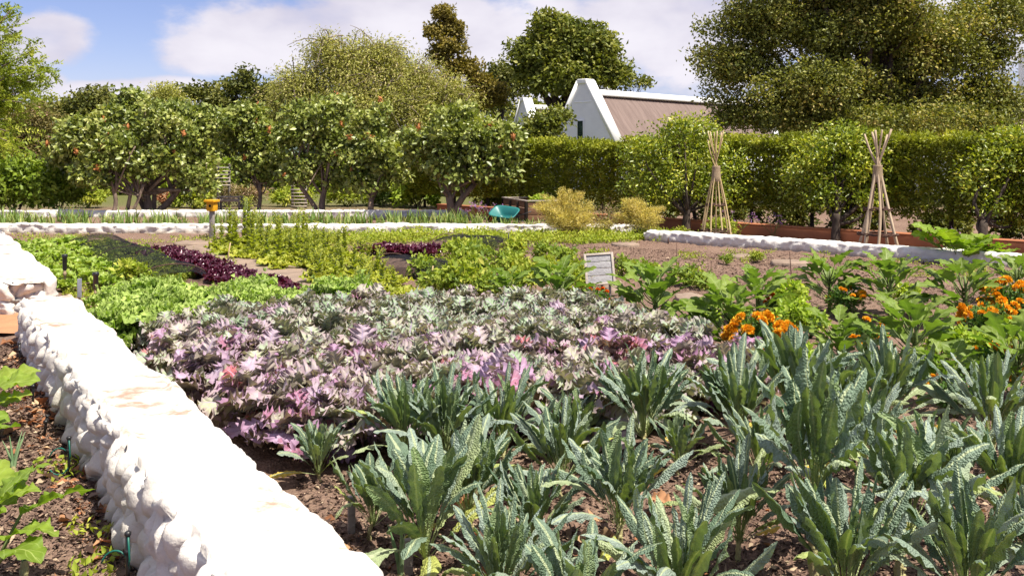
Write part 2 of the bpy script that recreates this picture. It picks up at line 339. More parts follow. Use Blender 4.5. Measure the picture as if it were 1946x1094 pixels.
# leaves
def lm(k, *a, **kw): M[k] = leafmat(k, *a, **kw)
lm('tuscan', [(0.0, (0.09, 0.145, 0.09)), (0.35, (0.17, 0.235, 0.17)), (0.7, (0.27, 0.335, 0.29)), (0.85, (0.31, 0.37, 0.13)), (0.95, (0.44, 0.45, 0.10)), (1.0, (0.66, 0.44, 0.08))], rough=0.46, trans=0.18,
   back=(0.16, 0.23, 0.07), vein=(0.40, 0.46, 0.28), veinw=0.22, pet=0.31, petc=(0.40, 0.46, 0.22), bul=0.7, bscale=75, mott=0.2)
lm('russian', [(0.0, (0.26, 0.35, 0.21)), (0.20, (0.35, 0.44, 0.30)), (0.38, (0.41, 0.42, 0.29)), (0.52, (0.43, 0.355, 0.36)), (0.72, (0.43, 0.31, 0.45)), (0.86, (0.36, 0.17, 0.28)), (0.95, (0.46, 0.14, 0.15)), (1.0, (0.52, 0.30, 0.09))],
   rough=0.5, trans=0.24, tint=(0.85, 0.8, 0.5), back=(0.24, 0.24, 0.13), vein=(0.42, 0.34, 0.46), veinw=0.09, nvein=5, vk=0.22, pet=0.26, petc=(0.20, 0.08, 0.20), edge=((0.30, 0.17, 0.27), 0.62, 0.6), mott=0.22, ospread=0.34)
lm('curly', [(0.0, (0.17, 0.25, 0.055)), (0.5, (0.27, 0.36, 0.085)), (1.0, (0.38, 0.46, 0.13))], trans=0.25, tint=(0.8, 1.0, 0.3), vein=(0.30, 0.38, 0.18), veinw=0.1, pet=0.22, bul=0.5, bscale=60, mott=0.3)
lm('red_lettuce', [(0.0, (0.035, 0.006, 0.016)), (0.6, (0.075, 0.013, 0.032)), (0.9, (0.12, 0.02, 0.05)), (1.0, (0.10, 0.05, 0.03))], rough=0.28, trans=0.16, tint=(1.0, 0.2, 0.35), vein=(0.15, 0.06, 0.07), veinw=0.08, spec=0.6, mott=0.3)
lm('lettuce', [(0.0, (0.13, 0.225, 0.035)), (0.6, (0.26, 0.35, 0.06)), (1.0, (0.41, 0.43, 0.11))], rough=0.45, trans=0.3, tint=(0.9, 1.0, 0.3), vein=(0.46, 0.50, 0.24), veinw=0.1, mott=0.25)
lm('bolt', [(0.0, (0.14, 0.175, 0.02)), (0.5, (0.28, 0.31, 0.04)), (0.85, (0.44, 0.42, 0.08)), (1.0, (0.48, 0.33, 0.10))], rough=0.5, trans=0.3, tint=(0.9, 1.0, 0.3), vein=(0.35, 0.38, 0.15), veinw=0.08, mott=0.3)
lm('herb', [(0.0, (0.11, 0.175, 0.025)), (0.5, (0.22, 0.29, 0.04)), (1.0, (0.38, 0.42, 0.08))], rough=0.5, trans=0.3)
lm('cover', [(0.0, (0.16, 0.22, 0.025)), (0.5, (0.28, 0.34, 0.04)), (1.0, (0.44, 0.43, 0.08))], rough=0.6, trans=0.3)
lm('basil', [(0.0, (0.17, 0.27, 0.03)), (0.6, (0.32, 0.42, 0.055)), (1.0, (0.48, 0.53, 0.11))], rough=0.4, trans=0.32)
lm('egg', [(0.0, (0.075, 0.13, 0.015)), (0.5, (0.125, 0.19, 0.025)), (0.85, (0.21, 0.27, 0.05)), (1.0, (0.30, 0.34, 0.10))], rough=0.5, trans=0.3, tint=(0.8, 1.0, 0.2), back=(0.14, 0.20, 0.07), vein=(0.26, 0.32, 0.12), veinw=0.07, nvein=5, vk=0.3, pet=0.16, petc=(0.20, 0.26, 0.09), mott=0.2)
lm('squash', [(0.0, (0.10, 0.17, 0.02)), (0.6, (0.17, 0.25, 0.03)), (1.0, (0.26, 0.33, 0.05))], rough=0.5, trans=0.35, tint=(0.85, 1.0, 0.2), vein=(0.30, 0.38, 0.10), veinw=0.05, nvein=4, vk=0.5, mott=0.18, mscale=20)
lm('marigold_leaf', [(0.0, (0.04, 0.10, 0.02)), (0.6, (0.08, 0.16, 0.03)), (1.0, (0.16, 0.24, 0.05))], trans=0.25)
lm('marigold', [(0.0, (0.80, 0.38, 0.012)), (0.6, (0.88, 0.50, 0.025)), (1.0, (0.92, 0.62, 0.07))], rough=0.6, trans=0.25, tint=(1.0, 0.6, 0.2), ospread=0.5, transk=1.1)
lm('marigold_red', [(0.0, (0.68, 0.12, 0.008)), (0.6, (0.80, 0.20, 0.01)), (1.0, (0.86, 0.28, 0.02))], rough=0.6, trans=0.25, tint=(1.0, 0.5, 0.2), ospread=0.5, transk=1.1)
lm('iris', [(0.0, (0.11, 0.19, 0.045)), (0.6, (0.21, 0.30, 0.08)), (1.0, (0.38, 0.40, 0.14))], rough=0.45, trans=0.25)
lm('fennel', [(0.0, (0.34, 0.37, 0.08)), (0.4, (0.56, 0.50, 0.15)), (0.8, (0.68, 0.57, 0.22)), (1.0, (0.68, 0.49, 0.24))], rough=0.6, trans=0.3, tint=(1.0, 0.95, 0.4), transk=1.3)
lm('orchard', [(0.0, (0.075, 0.105, 0.018)), (0.4, (0.165, 0.205, 0.036)), (0.75, (0.31, 0.34, 0.085)), (1.0, (0.46, 0.46, 0.16))], rough=0.4, trans=0.2, ospread=0.0, spec=0.5)
lm('seed', [(0.0, (0.36, 0.12, 0.04)), (1.0, (0.56, 0.25, 0.09))], rough=0.7, trans=0.15, tint=(1, 0.6, 0.4), transk=1.0)
lm('citrus', [(0.0, (0.085, 0.125, 0.010)), (0.5, (0.21, 0.265, 0.02)), (0.85, (0.42, 0.44, 0.045)), (1.0, (0.64, 0.57, 0.09))], rough=0.35, trans=0.26, ospread=0.05, spec=0.5)
lm('hedge', [(0.0, (0.095, 0.12, 0.012)), (0.5, (0.235, 0.26, 0.026)), (0.85, (0.44, 0.43, 0.055)), (1.0, (0.62, 0.54, 0.10))], rough=0.4, trans=0.25, ospread=0.1)
lm('oak', [(0.0, (0.07, 0.085, 0.015)), (0.5, (0.165, 0.18, 0.032)), (0.85, (0.27, 0.26, 0.055)), (1.0, (0.38, 0.31, 0.09))], rough=0.45, trans=0.22)
lm('willow', [(0.0, (0.17, 0.17, 0.045)), (0.5, (0.31, 0.31, 0.07)), (0.85, (0.42, 0.41, 0.11)), (1.0, (0.44, 0.37, 0.17))], rough=0.5, trans=0.25)
lm('rust', [(0.0, (0.075, 0.07, 0.015)), (0.5, (0.18, 0.145, 0.03)), (1.0, (0.34, 0.26, 0.06))], rough=0.5, trans=0.25)
lm('tree_green', [(0.0, (0.07, 0.095, 0.014)), (0.5, (0.155, 0.175, 0.028)), (1.0, (0.30, 0.29, 0.06))], rough=0.45, trans=0.22)
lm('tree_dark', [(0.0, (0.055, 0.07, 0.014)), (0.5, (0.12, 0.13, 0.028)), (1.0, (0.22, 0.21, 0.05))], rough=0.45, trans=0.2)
lm('carob', [(0.0, (0.10, 0.135, 0.014)), (0.5, (0.21, 0.26, 0.03)), (1.0, (0.42, 0.43, 0.07))], rough=0.45, trans=0.35)
lm('brown_shrub', [(0.0, (0.08, 0.07, 0.02)), (0.6, (0.17, 0.14, 0.04)), (0.97, (0.25, 0.2, 0.07)), (1.0, (0.55, 0.32, 0.28))], rough=0.55, trans=0.2)
lm('shrub', [(0.0, (0.09, 0.14, 0.014)), (0.5, (0.18, 0.25, 0.026)), (1.0, (0.33, 0.38, 0.06))], rough=0.4, trans=0.28)
lm('pink_grass', [(0.0, (0.20, 0.20, 0.07)), (0.6, (0.34, 0.25, 0.17)), (1.0, (0.42, 0.27, 0.22))], rough=0.7, trans=0.25)
lm('verbena', [(0.0, (0.10, 0.16, 0.05)), (0.7, (0.14, 0.18, 0.06)), (0.75, (0.34, 0.15, 0.42)), (1.0, (0.42, 0.22, 0.52))], rough=0.6, trans=0.25)
lm('onion', [(0.0, (0.14, 0.24, 0.11)), (1.0, (0.25, 0.36, 0.19))], rough=0.4, trans=0.2)
lm('dry_leaf', [(0.0, (0.20, 0.09, 0.045)), (0.5, (0.36, 0.15, 0.07)), (0.8, (0.42, 0.24, 0.13)), (1.0, (0.50, 0.38, 0.24))], rough=0.8, trans=0.15, tint=(1, 0.7, 0.4), transk=1.0)
lm('chip', [(0.0, (0.04, 0.024, 0.02)), (0.5, (0.12, 0.075, 0.058)), (0.85, (0.22, 0.15, 0.11)), (1.0, (0.38, 0.29, 0.20))], rough=0.95, trans=0.0, ospread=0)

#@@SETTING
# ------------------------------------------------------------------ ground
def axis(segs):
    out = [np.array([segs[0][0]])]
    for a, b, s in segs: n = max(1, int(round((b-a)/s))); out.append(np.linspace(a, b, n+1)[1:])
    return np.concatenate(out)
gx = axis([(-3000, -400, 650), (-400, -60, 34), (-60, -14, 4), (-14, -5, 0.25), (-5, 6.5, 0.045), (6.5, 16, 0.2), (16, 60, 4), (60, 400, 34), (400, 3000, 650)])
gy = axis([(-200, -4, 28), (-4, 2.4, 0.4), (2.4, 9.0, 0.04), (9.0, 24, 0.10), (24, 40, 0.8), (40, 120, 8), (120, 600, 48), (600, 4200, 600)])
GX, GY = np.meshgrid(gx, gy)
def ground_h(x, y):
    fade = np.clip((34-y)/6, 0, 1)*np.clip((15-np.abs(x))/3, 0, 1)*np.clip((y-0.0)/2, 0, 1)
    h = (vn(x*1.1, y*1.1, 1)-0.5)*0.05 + (vn(x*4.2, y*4.2, 2)-0.5)*0.03 + (vn(x*10, y*10, 3)-0.5)*0.034 + (vn(x*24, y*24, 4)-0.5)*0.018
    return (h-0.012)*fade
GZ = ground_h(GX, GY); ny, nx = GX.shape
ii = (np.arange(ny-1)[:, None]*nx + np.arange(nx-1)[None, :]).ravel()
g = Geo(); g.add(np.stack([GX, GY, GZ], -1).reshape(-1, 3), q=np.stack([ii, ii+1, ii+nx+1, ii+nx], 1))
tag(g.build('ground', M['soil']), kind='structure')
# far hill
g = Geo(); hx = np.linspace(-2600, 2600, 60); hy = np.linspace(1500, 3300, 14)
HX, HY = np.meshgrid(hx, hy); env = np.sin(np.clip((HY-1500)/1800, 0, 1)*np.pi)
HZ = env*(75*np.exp(-((HX+1150)/500)**2) + 30*vn(HX/260, HY/300, 5) + 5) - 6
k = 60; ii = (np.arange(13)[:, None]*k + np.arange(k-1)[None, :]).ravel()
g.add(np.stack([HX, HY, HZ], -1).reshape(-1, 3), q=np.stack([ii, ii+1, ii+k+1, ii+k], 1)); tag(g.build('hills', M['hill']), kind='structure')
# orange earth path through the opening on the left
g = Geo(); a0 = G(-260, 640); a1 = G(36, 632); a2 = G(150, 563); a3 = G(40, 563); a4 = G(-260, 585)
pp = []
for s in np.linspace(0, 1, 26):
    e0 = a4*(1-s) + np.array([-3.6, 9.95, 0])*s; e1 = a0*(1-s) + np.array([-3.6, 8.85, 0])*s
    for t in np.linspace(0, 1, 12):
        p = e0*(1-t) + e1*t; p[1] += 0.06*(vn(p[0]*3, t*2, 8)-0.5); p[2] = 0.024 + 0.006*vn(p[0]*9, p[1]*9, 9); pp.append(p)
ii = (np.arange(25)[:, None]*12 + np.arange(11)[None, :]).ravel()
g.add(np.array(pp), q=np.stack([ii, ii+1, ii+13, ii+12], 1)[:, ::-1]); tag(g.build('path', M['path']), kind='structure')

# ------------------------------------------------------------------ rubble walls
def stone_wall(name, p0, p1, width, h, res, seed, mat, label, cell=(0.17, 0.15), bulge=0.045, topamp=0.02, inner=1):
    """whitewashed rubble wall from p0 to p1 (its left hand face runs along the line); width to the right of the walking direction"""
    p0 = np.array(p0[:2], float); p1 = np.array(p1[:2], float); L = np.linalg.norm(p1-p0); d = (p1-p0)/L; nrm = np.array([d[1], -d[0]])
    rc = min(0.05, h*0.3)
    prof = []                                           # (across, z, normal across, normal z, weight side, arc length)
    for z in np.linspace(-0.06, h-rc, max(4, int((h-rc)/res))): prof.append((0, z, -1, 0, 1))
    for a in np.linspace(0, 90, 5)[1:-1]: prof.append((rc-rc*math.cos(R(a)), h-rc+rc*math.sin(R(a)), -math.cos(R(a)), math.sin(R(a)), 1))
    nt_ = max(4, int((width-2*rc)/res))
    for i, x in enumerate(np.linspace(rc, width-rc, nt_)):
        e = min(x-rc, width-rc-x)/0.06; prof.append((x, h, 0, 1, max(0.0, 1-e)))
    for a in np.linspace(0, 90, 5)[1:-1][::-1]: prof.append((width-rc+rc*math.cos(R(a)), h-rc+rc*math.sin(R(a)), math.cos(R(a)), math.sin(R(a)), 1))
    for z in np.linspace(-0.06, h-rc, max(4, int((h-rc)/res*inner)))[::-1]: prof.append((width, z, 1, 0, 1))
    prof = np.array(prof); arc = np.concatenate([[0], np.cumsum(np.hypot(np.diff(prof[:, 0]), np.diff(prof[:, 1])))])
    cap = np.arange(0, 1.001, 0.25)                     # rounded ends: taper the profile inwards
    s = np.linspace(0, L, int(L/res)+1)
    S, K = np.meshgrid(s, np.arange(len(prof)), indexing='ij'); A = arc[K]
    wx = S + 0.06*(vn(S*6, A*6, seed)-0.5); wa = A + 0.06*(vn(S*6+9, A*6, seed+1)-0.5)
    row = np.floor(wa/cell[1]); cx_ = np.where(A > h + width*0.4, max(cell[0], 0.34), cell[0]); f1, f2, cid, tilt = voro(wx/cx_ + 0.5*(row % 2), wa/cell[1], seed)
    b = np.clip((f2-f1)*2.6, 0, 1)**0.6; lens = np.clip(1-f1*f1*0.8, 0, 1)
    side = prof[K, 4]
    outer = np.clip((h + width*0.35 - A)/0.1, 0, 1); bl_ = bulge*(0.55 + 0.45*outer)
    off = side*(bl_*(b*lens*1.1-0.6) + bl_*0.7*(cid-0.5)*b + bl_*1.0*tilt*b*outer) + (1-side)*(topamp*(vn(S*2.2, A*3.2, seed+4)-0.5) + 0.012*(vn(S*7, A*9, seed+5)-0.5)) + 0.007*(vn(S*24, A*24, seed+6)-0.5) + 0.006*(vn(S*52, A*52, seed+9)-0.5)*side
    off += 0.035*(vn(S*1.6, side*3+outer*5, seed+8)-0.5)*side
    e = np.minimum(S, L-S); endin = np.clip(1-e/0.07, 0, 1)**2
    na, nz = prof[K, 2], prof[K, 3]
    ac = prof[K, 0] + na*off; z = prof[K, 1] + nz*off
    mid = width/2; ac = mid + (ac-mid)*(1-0.16*endin); z = z - 0.05*endin*(z > h*0.5)
    along = S + np.where(S < L/2, -1, 1)*endin*0.0
    X = p0[0] + d[0]*along + nrm[0]*ac; Y = p0[1] + d[1]*along + nrm[1]*ac
    ns, nk = S.shape; V = np.stack([X, Y, z], -1).reshape(-1, 3)
    ii = (np.arange(ns-1)[:, None]*nk + np.arange(nk-1)[None, :]).ravel()
    g = Geo(); g.add(V, q=np.stack([ii, ii+nk, ii+nk+1, ii+1], 1)[:, ::-1])
    for endi in (0, ns-1):                              # end faces: a fine grid between outer and inner profile
        ring = V[endi*nk:(endi+1)*nk]; half = nk//2; m_ = 14
        rs = lambda a_: np.stack([np.interp(np.linspace(0, half-1, 40), np.arange(half), a_[:, k_]) for k_ in range(3)], 1)
        lft = rs(ring[:half]); rgt = rs(ring[::-1][:half]); m_ = 40; half = 40
        t = np.linspace(0, 1, m_)[None, :, None]; gr = lft[:, None]*(1-t) + rgt[:, None]*t
        ua = np.linspace(0, width, m_)[None, :] + np.zeros((half, 1)); uz = np.linspace(0, h, half)[:, None] + np.zeros((1, m_))
        g1, g2, gc, _t = voro(ua/0.21+endi+0.5*(np.floor(uz/0.135) % 2), uz/0.135, seed+20); o2 = (np.clip((g2-g1)*2.6, 0, 1)**0.6*np.clip(1-g1*g1*0.9, 0, 1)-0.3)*0.12 + _t*0.07
        o2 *= np.clip(np.minimum(np.linspace(0, 1, m_), 1-np.linspace(0, 1, m_))*8, 0, 1)[None, :]
        gr = gr + (d*(-1 if endi == 0 else 1))[None, None, :].repeat(1, 0)[..., :2].reshape(1, 1, 2) @ np.eye(2, 3) * o2[..., None]
        jj = (np.arange(half-1)[:, None]*m_ + np.arange(m_-1)[None, :]).ravel()
        q = np.stack([jj, jj+m_, jj+m_+1, jj+1], 1); g.add(gr.reshape(-1, 3), q=q if endi == 0 else q[:, ::-1])
    o = g.build(name, mat); return tag(o, label, 'wall')
hn = 0.40
wd = np.array([(-162-CX)/F, 1.0]); wd /= np.linalg.norm(wd)
nearA = G(33, 567, hn); nearB = nearA[:2] - wd*8.4                          # far end and a point behind the camera's left
stone_wall('stone_wall', nearB, nearA, 0.49, hn, 0.016, 11, M['white'], 'broad whitewashed rubble wall with flat rust stained top running up the foreground', cell=(0.13, 0.15), bulge=0.058)
n2a = G(0, 527, hn)[:2]
w2 = G(107, 525, hn)[:2]; nr = np.array([wd[1], -wd[0]]); w2w = 0.62
w2l = w2 - nr*w2w
stone_wall('stone_wall', w2l, w2l + wd*11.2, w2w, hn, 0.022, 31, M['white'], 'whitewashed rubble wall beyond the earth path opening, its blunt end facing the nearer wall', cell=(0.24, 0.15), bulge=0.05)
# far wall in front of the iris strip, back wall behind it, slanting wall on the far side of the plot
stone_wall('stone_wall', G(1215, 444), G(-420, 441.5), 0.30, 0.19, 0.026, 51, M['white_far'], 'long low whitewashed wall in front of the iris strip under the small trees', cell=(0.34, 0.115), bulge=0.045)
stone_wall('stone_wall', G(883, 413.5), G(-400, 413.5), 0.30, 0.19, 0.03, 61, M['white_far'], 'low whitewashed wall running behind the small tree trunks and iris leaves', cell=(0.36, 0.13), bulge=0.05)
rd0 = G(1225, 456); rd1 = G(1930, 507); rdd = (rd1-rd0)[:2]; rd2 = rd1[:2] + rdd*0.5
stone_wall('stone_wall', rd2, rd0, 0.34, 0.19, 0.028, 71, M['white_far'], 'low whitewashed wall slanting past the cane tripods in front of the terracotta wall', cell=(0.24, 0.10), bulge=0.035)
# terracotta retaining wall
od = np.array([(-714-CX)/F, 1.0]); od /= np.linalg.norm(od); on = np.array([od[1], -od[0]])       # on: away from the camera side
oP = G(1670, 465)[:2]
def opt(t, off=0.0): return oP + od*t + on*off
g = Geo(); a = opt(-7); b = opt(13.4); c = (a+b)/2; ang = math.atan2(od[1], od[0])
box(g, (*(c + on*0.14), 0.11), (np.linalg.norm(b-a), 0.26, 0.22), ang, 0.012); box(g, (*(c + on*0.14), 0.235), (np.linalg.norm(b-a)+0.02, 0.30, 0.03), ang, 0.008)
o = g.build('garden_wall', M['orange_wall'], smooth=False); tag(o, 'low smooth terracotta coloured plaster wall running below the clipped hedge', 'wall')

# ------------------------------------------------------------------ buildings
def corrug(g, A, B, Cc, D, n=90, amp=0.022, m=6):
    """sheet A-B (eave) to D-C (ridge), ribs running up the slope"""
    A, B, Cc, D = [np.array(k, float) for k in (A, B, Cc, D)]; nr_ = np.cross(B-A, D-A); nr_ /= np.linalg.norm(nr_)
    s = np.linspace(0, 1, n*4+1)[:, None, None]; t = np.linspace(0, 1, m)[None, :, None]
    p = (A*(1-s)+B*s)*(1-t) + (D*(1-s)+Cc*s)*t + nr_*(amp*np.sin(s*n*2*np.pi) + 0.03*np.sin(t*9+s*5))
    k = n*4+1; ii = (np.arange(k-1)[:, None]*m + np.arange(m-1)[None, :]).ravel()
    g.add(p.reshape(-1, 3), q=np.stack([ii, ii+m, ii+m+1, ii+1], 1))
def house(name, label, apex, ax, half, apexz, eavez, length, chims=(), window=True, nrib=120):
    """apex: ground point under the near gable's peak; ax: unit vector along the ridge away from that gable"""
    t = thing(name, label, 'house', (apex[0], apex[1], 0), math.atan2(ax[1], ax[0]))
    # local: +x along the ridge, +y to the left of it; the near gable is the plane x = 0
    g = Geo(); th = 0.42; zc = apexz-0.10
    def slab_gable(x0, x1, dz, grow):
        sh = 0.26; pts = [(-half-grow, 0), (half+grow, 0), (half+grow, eavez+dz), (sh, zc+dz), (-sh, zc+dz), (-half-grow, eavez+dz)]
        v = np.array([(x0, y, z) for y, z in pts] + [(x1, y, z) for y, z in pts]); q = [(i, i+6, (i+1) % 6+6, (i+1) % 6) for i in range(6)]
        g.add(v, q=[tuple(reversed(k)) for k in q] + [(0, 1, 2, 5), (5, 2, 3, 4)][:0])
        g.add(v[:6], q=[(0, 5, 2, 1), (5, 4, 3, 2)]); g.add(v[6:], q=[(0, 1, 2, 5), (5, 2, 3, 4)])
    slab_gable(0, th, 0, 0)
    slab_gable(length, length+th, 0, 0)
    box(g, (length/2+th/2, half-0.2, eavez/2-0.05), (length-th, 0.3, eavez-0.1)); box(g, (length/2+th/2, -half+0.2, eavez/2-0.05), (length-th, 0.3, eavez-0.1))
    g.build('wall', M['render_white'], t, smooth=False)
    g = Geo(); rz = apexz-0.62; ov = 0.16; sl_ = (rz-eavez)/half
    for sgn in (1, -1):
        e = (half+ov)*sgn; ez = eavez-ov*sl_*0.6
        A_, B_, C_, D_ = (th, e, ez), (length, e, ez), (length, 0.0, rz), (th, 0.0, rz)
        if sgn > 0: A_, B_, C_, D_ = B_, A_, D_, C_
        corrug(g, A_, B_, C_, D_, n=nrib)
    g.build('roof', M['roof'], t)
    g = Geo(); box(g, (length/2+th/2, 0, rz+0.06), (length-th-0.02, 0.52, 0.30), 0, 0.05); g.build('ridge_cap', M['coping'], t, smooth=False)
    for x in (0.0, length):                             # parapet coping on each gable slope
        g = Geo()
        for sgn in (1, -1):
            p = [(half+0.02)*sgn, eavez+0.02]; q_ = [0.20*sgn, zc]
            n_ = np.array([-(q_[1]-p[1]), q_[0]-p[0]]); n_ = n_/np.linalg.norm(n_)*(1 if sgn*(-(q_[1]-p[1])) < 0 else 1)
            if n_[1] < 0: n_ = -n_
            for w0, w1, d0, d1 in ((-0.07, th+0.10, -0.02, 0.15),):
                pr = [np.array(p)+n_*d0, np.array(q_)+n_*d0, np.array(q_)+n_*d1, np.array(p)+n_*d1]
                v = np.array([(x+w0, *k) for k in pr] + [(x+w1, *k) for k in pr])
                q = [(0, 1, 2, 3), (4, 7, 6, 5), (0, 4, 5, 1), (1, 5, 6, 2), (2, 6, 7, 3), (3, 7, 4, 0)]
                g.add(v, q=q if sgn < 0 else [tuple(reversed(k)) for k in q])
            box(g, (x+th/2+0.015, (half-0.16)*sgn, eavez-0.02), (th+0.19, 0.42, 0.14), 0, 0.02)
        box(g, (x+th/2+0.015, 0, zc+0.03), (th+0.20, 0.56, 0.22), 0, 0.03)
        box(g, (x+th/2, 0, apexz-0.62-0.42), (th+0.03, 1.02, 0.07), 0, 0.02)
        g.build('parapet', M['coping'], t, smooth=False)
    if window:
        w = Geo(); box(w, (-0.018, 0.10, (apexz+eavez)/2-0.80), (0.06, 0.42, 1.02), 0, 0.008); fr = w.build('window', M['coping'], t, smooth=False)
        g = Geo(); box(g, (-0.055, 0.10, (apexz+eavez)/2-0.80), (0.03, 0.31, 0.86))
        for k in range(9): box(g, (-0.074, 0.10, (apexz+eavez)/2-1.18+k*0.095), (0.012, 0.27, 0.07))
        g.build('shutter', M['shutter'], fr, smooth=False)
    for cx, cy, cz, w_, hh in chims:
        g = Geo(); box(g, (cx, cy, cz+hh/2), (w_, w_, hh), 0, 0.06); box(g, (cx, cy, cz+hh-0.06), (w_*1.12, w_*1.12, 0.13), 0, 0.05); box(g, (cx, cy, cz+hh*0.35), (w_*1.1, w_*1.1, 0.1), 0, 0.03)
        lathe(g, [(w_*0.5, hh+cz), (w_*0.46, hh+cz+0.16), (w_*0.3, hh+cz+0.26), (0.01, hh+cz+0.3)], (cx, cy, 0)); g.build('chimney', M['coping'], t, smooth=False)
    return t
h1 = P(1107, 152, 42.0)
house('cottage', 'white gabled cottage with small dark green shutter and brown corrugated roof', h1[:2], np.array([0.707, 0.707]), 1.95, h1[2], 2.10, 15.0)
h2 = P(993, 187, 57.0)
house('cottage', 'farther white gabled cottage half hidden behind the small trees and leafy shrub', h2[:2], np.array([0.93, 0.37]), 2.4, h2[2], 1.9, 12, chims=((6.1, 0.0, h2[2]-0.7, 0.95, 1.9),), window=False)
h3 = P(1990, 165, 41.0)
house('cottage', 'brown roofed cottage with thick white chimney just behind the huge oak', (h3[0]-6.2, h3[1]+1.2), np.array([0.99, -0.14]), 3.2, h3[2]+0.05, 2.0, 10, chims=((5.9, -0.2, h3[2]-0.75, 1.15, 2.25),), window=False)

#@@TREES
# ------------------------------------------------------------------ leaves in masses
def scatter_leaves(g, rng, cen, outw, L, W, upb=0.6, rndd=1.0, hang=0.0, rsel=None, fold=0.35, nrm=None, nr=0.55, szv=0.0):
    """one folded leaf at each centre. outw: preferred growth direction"""
    n = len(cen)
    d = outw*0.8 + rng.normal(size=(n, 3))*rndd*0.7; d[:, 2] -= hang; d /= np.linalg.norm(d, axis=1)[:, None] + 1e-9
    nn = rng.normal(size=(n, 3))*0.7 + np.array([0, 0, upb]) + outw*0.3
    if nrm is not None: nn = nrm + rng.normal(size=(n, 3))*nr
    s = np.cross(d, nn); s /= np.linalg.norm(s, axis=1)[:, None] + 1e-9; nn = np.cross(s, d)
    l = L*(0.6+0.8*rng.random(n))[:, None]; w = W*(0.6+0.8*rng.random(n))[:, None]
    if szv: k_ = np.exp(rng.normal(size=(n, 1))*szv); l = l*k_; w = w*k_*np.exp(rng.normal(size=(n, 1))*0.4)
    base = cen; mid = cen + d*l*0.45; tip = cen + d*l - nn*l*0.12
    lf = mid + s*w*0.5 + nn*w*fold*0.5; rt = mid - s*w*0.5 + nn*w*fold*0.5
    V = np.stack([base, rt, tip, lf], 1).reshape(-1, 3); i = np.arange(n)*4
    t = np.concatenate([np.stack([i, i+1, i+2], 1), np.stack([i, i+2, i+3], 1)])
    r = rng.random(n) if rsel is None else rsel
    A = np.stack([np.full(n, 0.5), np.full(n, 0.5), np.clip(r, 0, 1)], 1).repeat(4, 0)
    g.add(V, t=t, lf=A)
def sph(rng, n):
    v = rng.normal(size=(n, 3)); return v/np.linalg.norm(v, axis=1)[:, None]
def crown(rng, blobs, nclump, nleaf, L, W, spread=0.3, inner=0.5, hang=0.0, droop=0.0, upb=0.6, bite=0.35, rnd=1.0, flat=1.0):
    """blobs: (centre, radii). Clumps sit mostly near each blob's uneven surface. Returns leaves and the clumps"""
    g = Geo(); vol = np.array([b[1][0]*b[1][1]*b[1][2] for b in blobs])**0.75; vol /= vol.sum(); cl = []; ow = []
    for bi, (c, r) in enumerate(blobs):
        k = max(3, int(round(nclump*vol[bi]))); d = sph(rng, k)
        d[:, 2] = np.where(d[:, 2] < -0.55, -d[:, 2], d[:, 2])
        lump = 1 - bite*vn(d[:, 0]*2.6+bi*7+9, d[:, 1]*2.6+d[:, 2]*3.1+9, bi+3)*1.3 + 0.13*np.clip(rng.normal(size=k), -1.6, 1.6)*bite
        rr = (inner + (1-inner)*rng.random(k)**0.6)*lump
        cl.append(np.array(c) + d*rr[:, None]*np.array(r)); ow.append(d)
    cl = np.concatenate(cl); ow = np.concatenate(ow); k = len(cl)
    per = np.maximum(3, (nleaf/k*(0.35+1.3*rng.random(k))).astype(int)); idx = np.repeat(np.arange(k), per)
    sp = spread*(0.6+0.8*rng.random(k))
    off = np.clip(rng.normal(size=(len(idx), 3)), -1.5, 1.5)*sp[idx][:, None]*np.array([1, 1, 0.75*flat])
    if droop: off[:, 2] -= np.abs(rng.normal(size=len(idx)))*droop
    cen = cl[idx] + off; outw = ow[idx] + off/(spread+1e-6)*0.4; outw /= np.linalg.norm(outw, axis=1)[:, None]+1e-9
    ctone = rng.random(k); r = 0.55*ctone[idx] + 0.45*rng.random(len(idx)); r = (r-0.5)*rnd*1.15+0.5
    nrm = off/(sp[idx][:, None]+1e-6)*0.75 + ow[idx]*0.55 + np.array([0, 0, 0.45*upb/0.6])
    scatter_leaves(g, rng, cen, outw, L, W, upb=upb, hang=hang, rsel=r, nrm=nrm)
    return g, cl, ow
def limbs(rng, g, base, fork, cl, nl, r0, rt=0.02, sag=0.1, nside=6, twigs=0):
    """trunk from base up to fork, limbs from there to chosen clumps"""
    base = np.array(base, float); fork = np.array(fork, float)
    tr = curve(base, fork, (rng.normal()*0.06*np.linalg.norm(fork-base), rng.normal()*0.04, 0), 7)
    tube(g, tr, np.linspace(r0*1.18, r0*0.8, 7), nside+2)
    pick = rng.permutation(len(cl))[:nl]
    for j in pick:
        e = cl[j]; st = tr[int(rng.integers(4, 7))]; dd = np.linalg.norm(e-st)
        b = rng.normal(size=3)*0.10*dd; b[2] += -sag*dd*rng.random()
        pts = curve(st, e, b, 8); tube(g, pts, np.linspace(r0*(0.34+0.3*rng.random()), rt, 8), nside)
        for _ in range(twigs):
            k2 = cl[rng.integers(len(cl))]
            s2 = pts[int(rng.integers(3, 7))]
            if np.linalg.norm(k2-s2) < 0.5*dd+0.3: tube(g, curve(s2, k2, rng.normal(size=3)*0.08, 5), np.linspace(r0*0.22, rt*0.7, 5), 5)
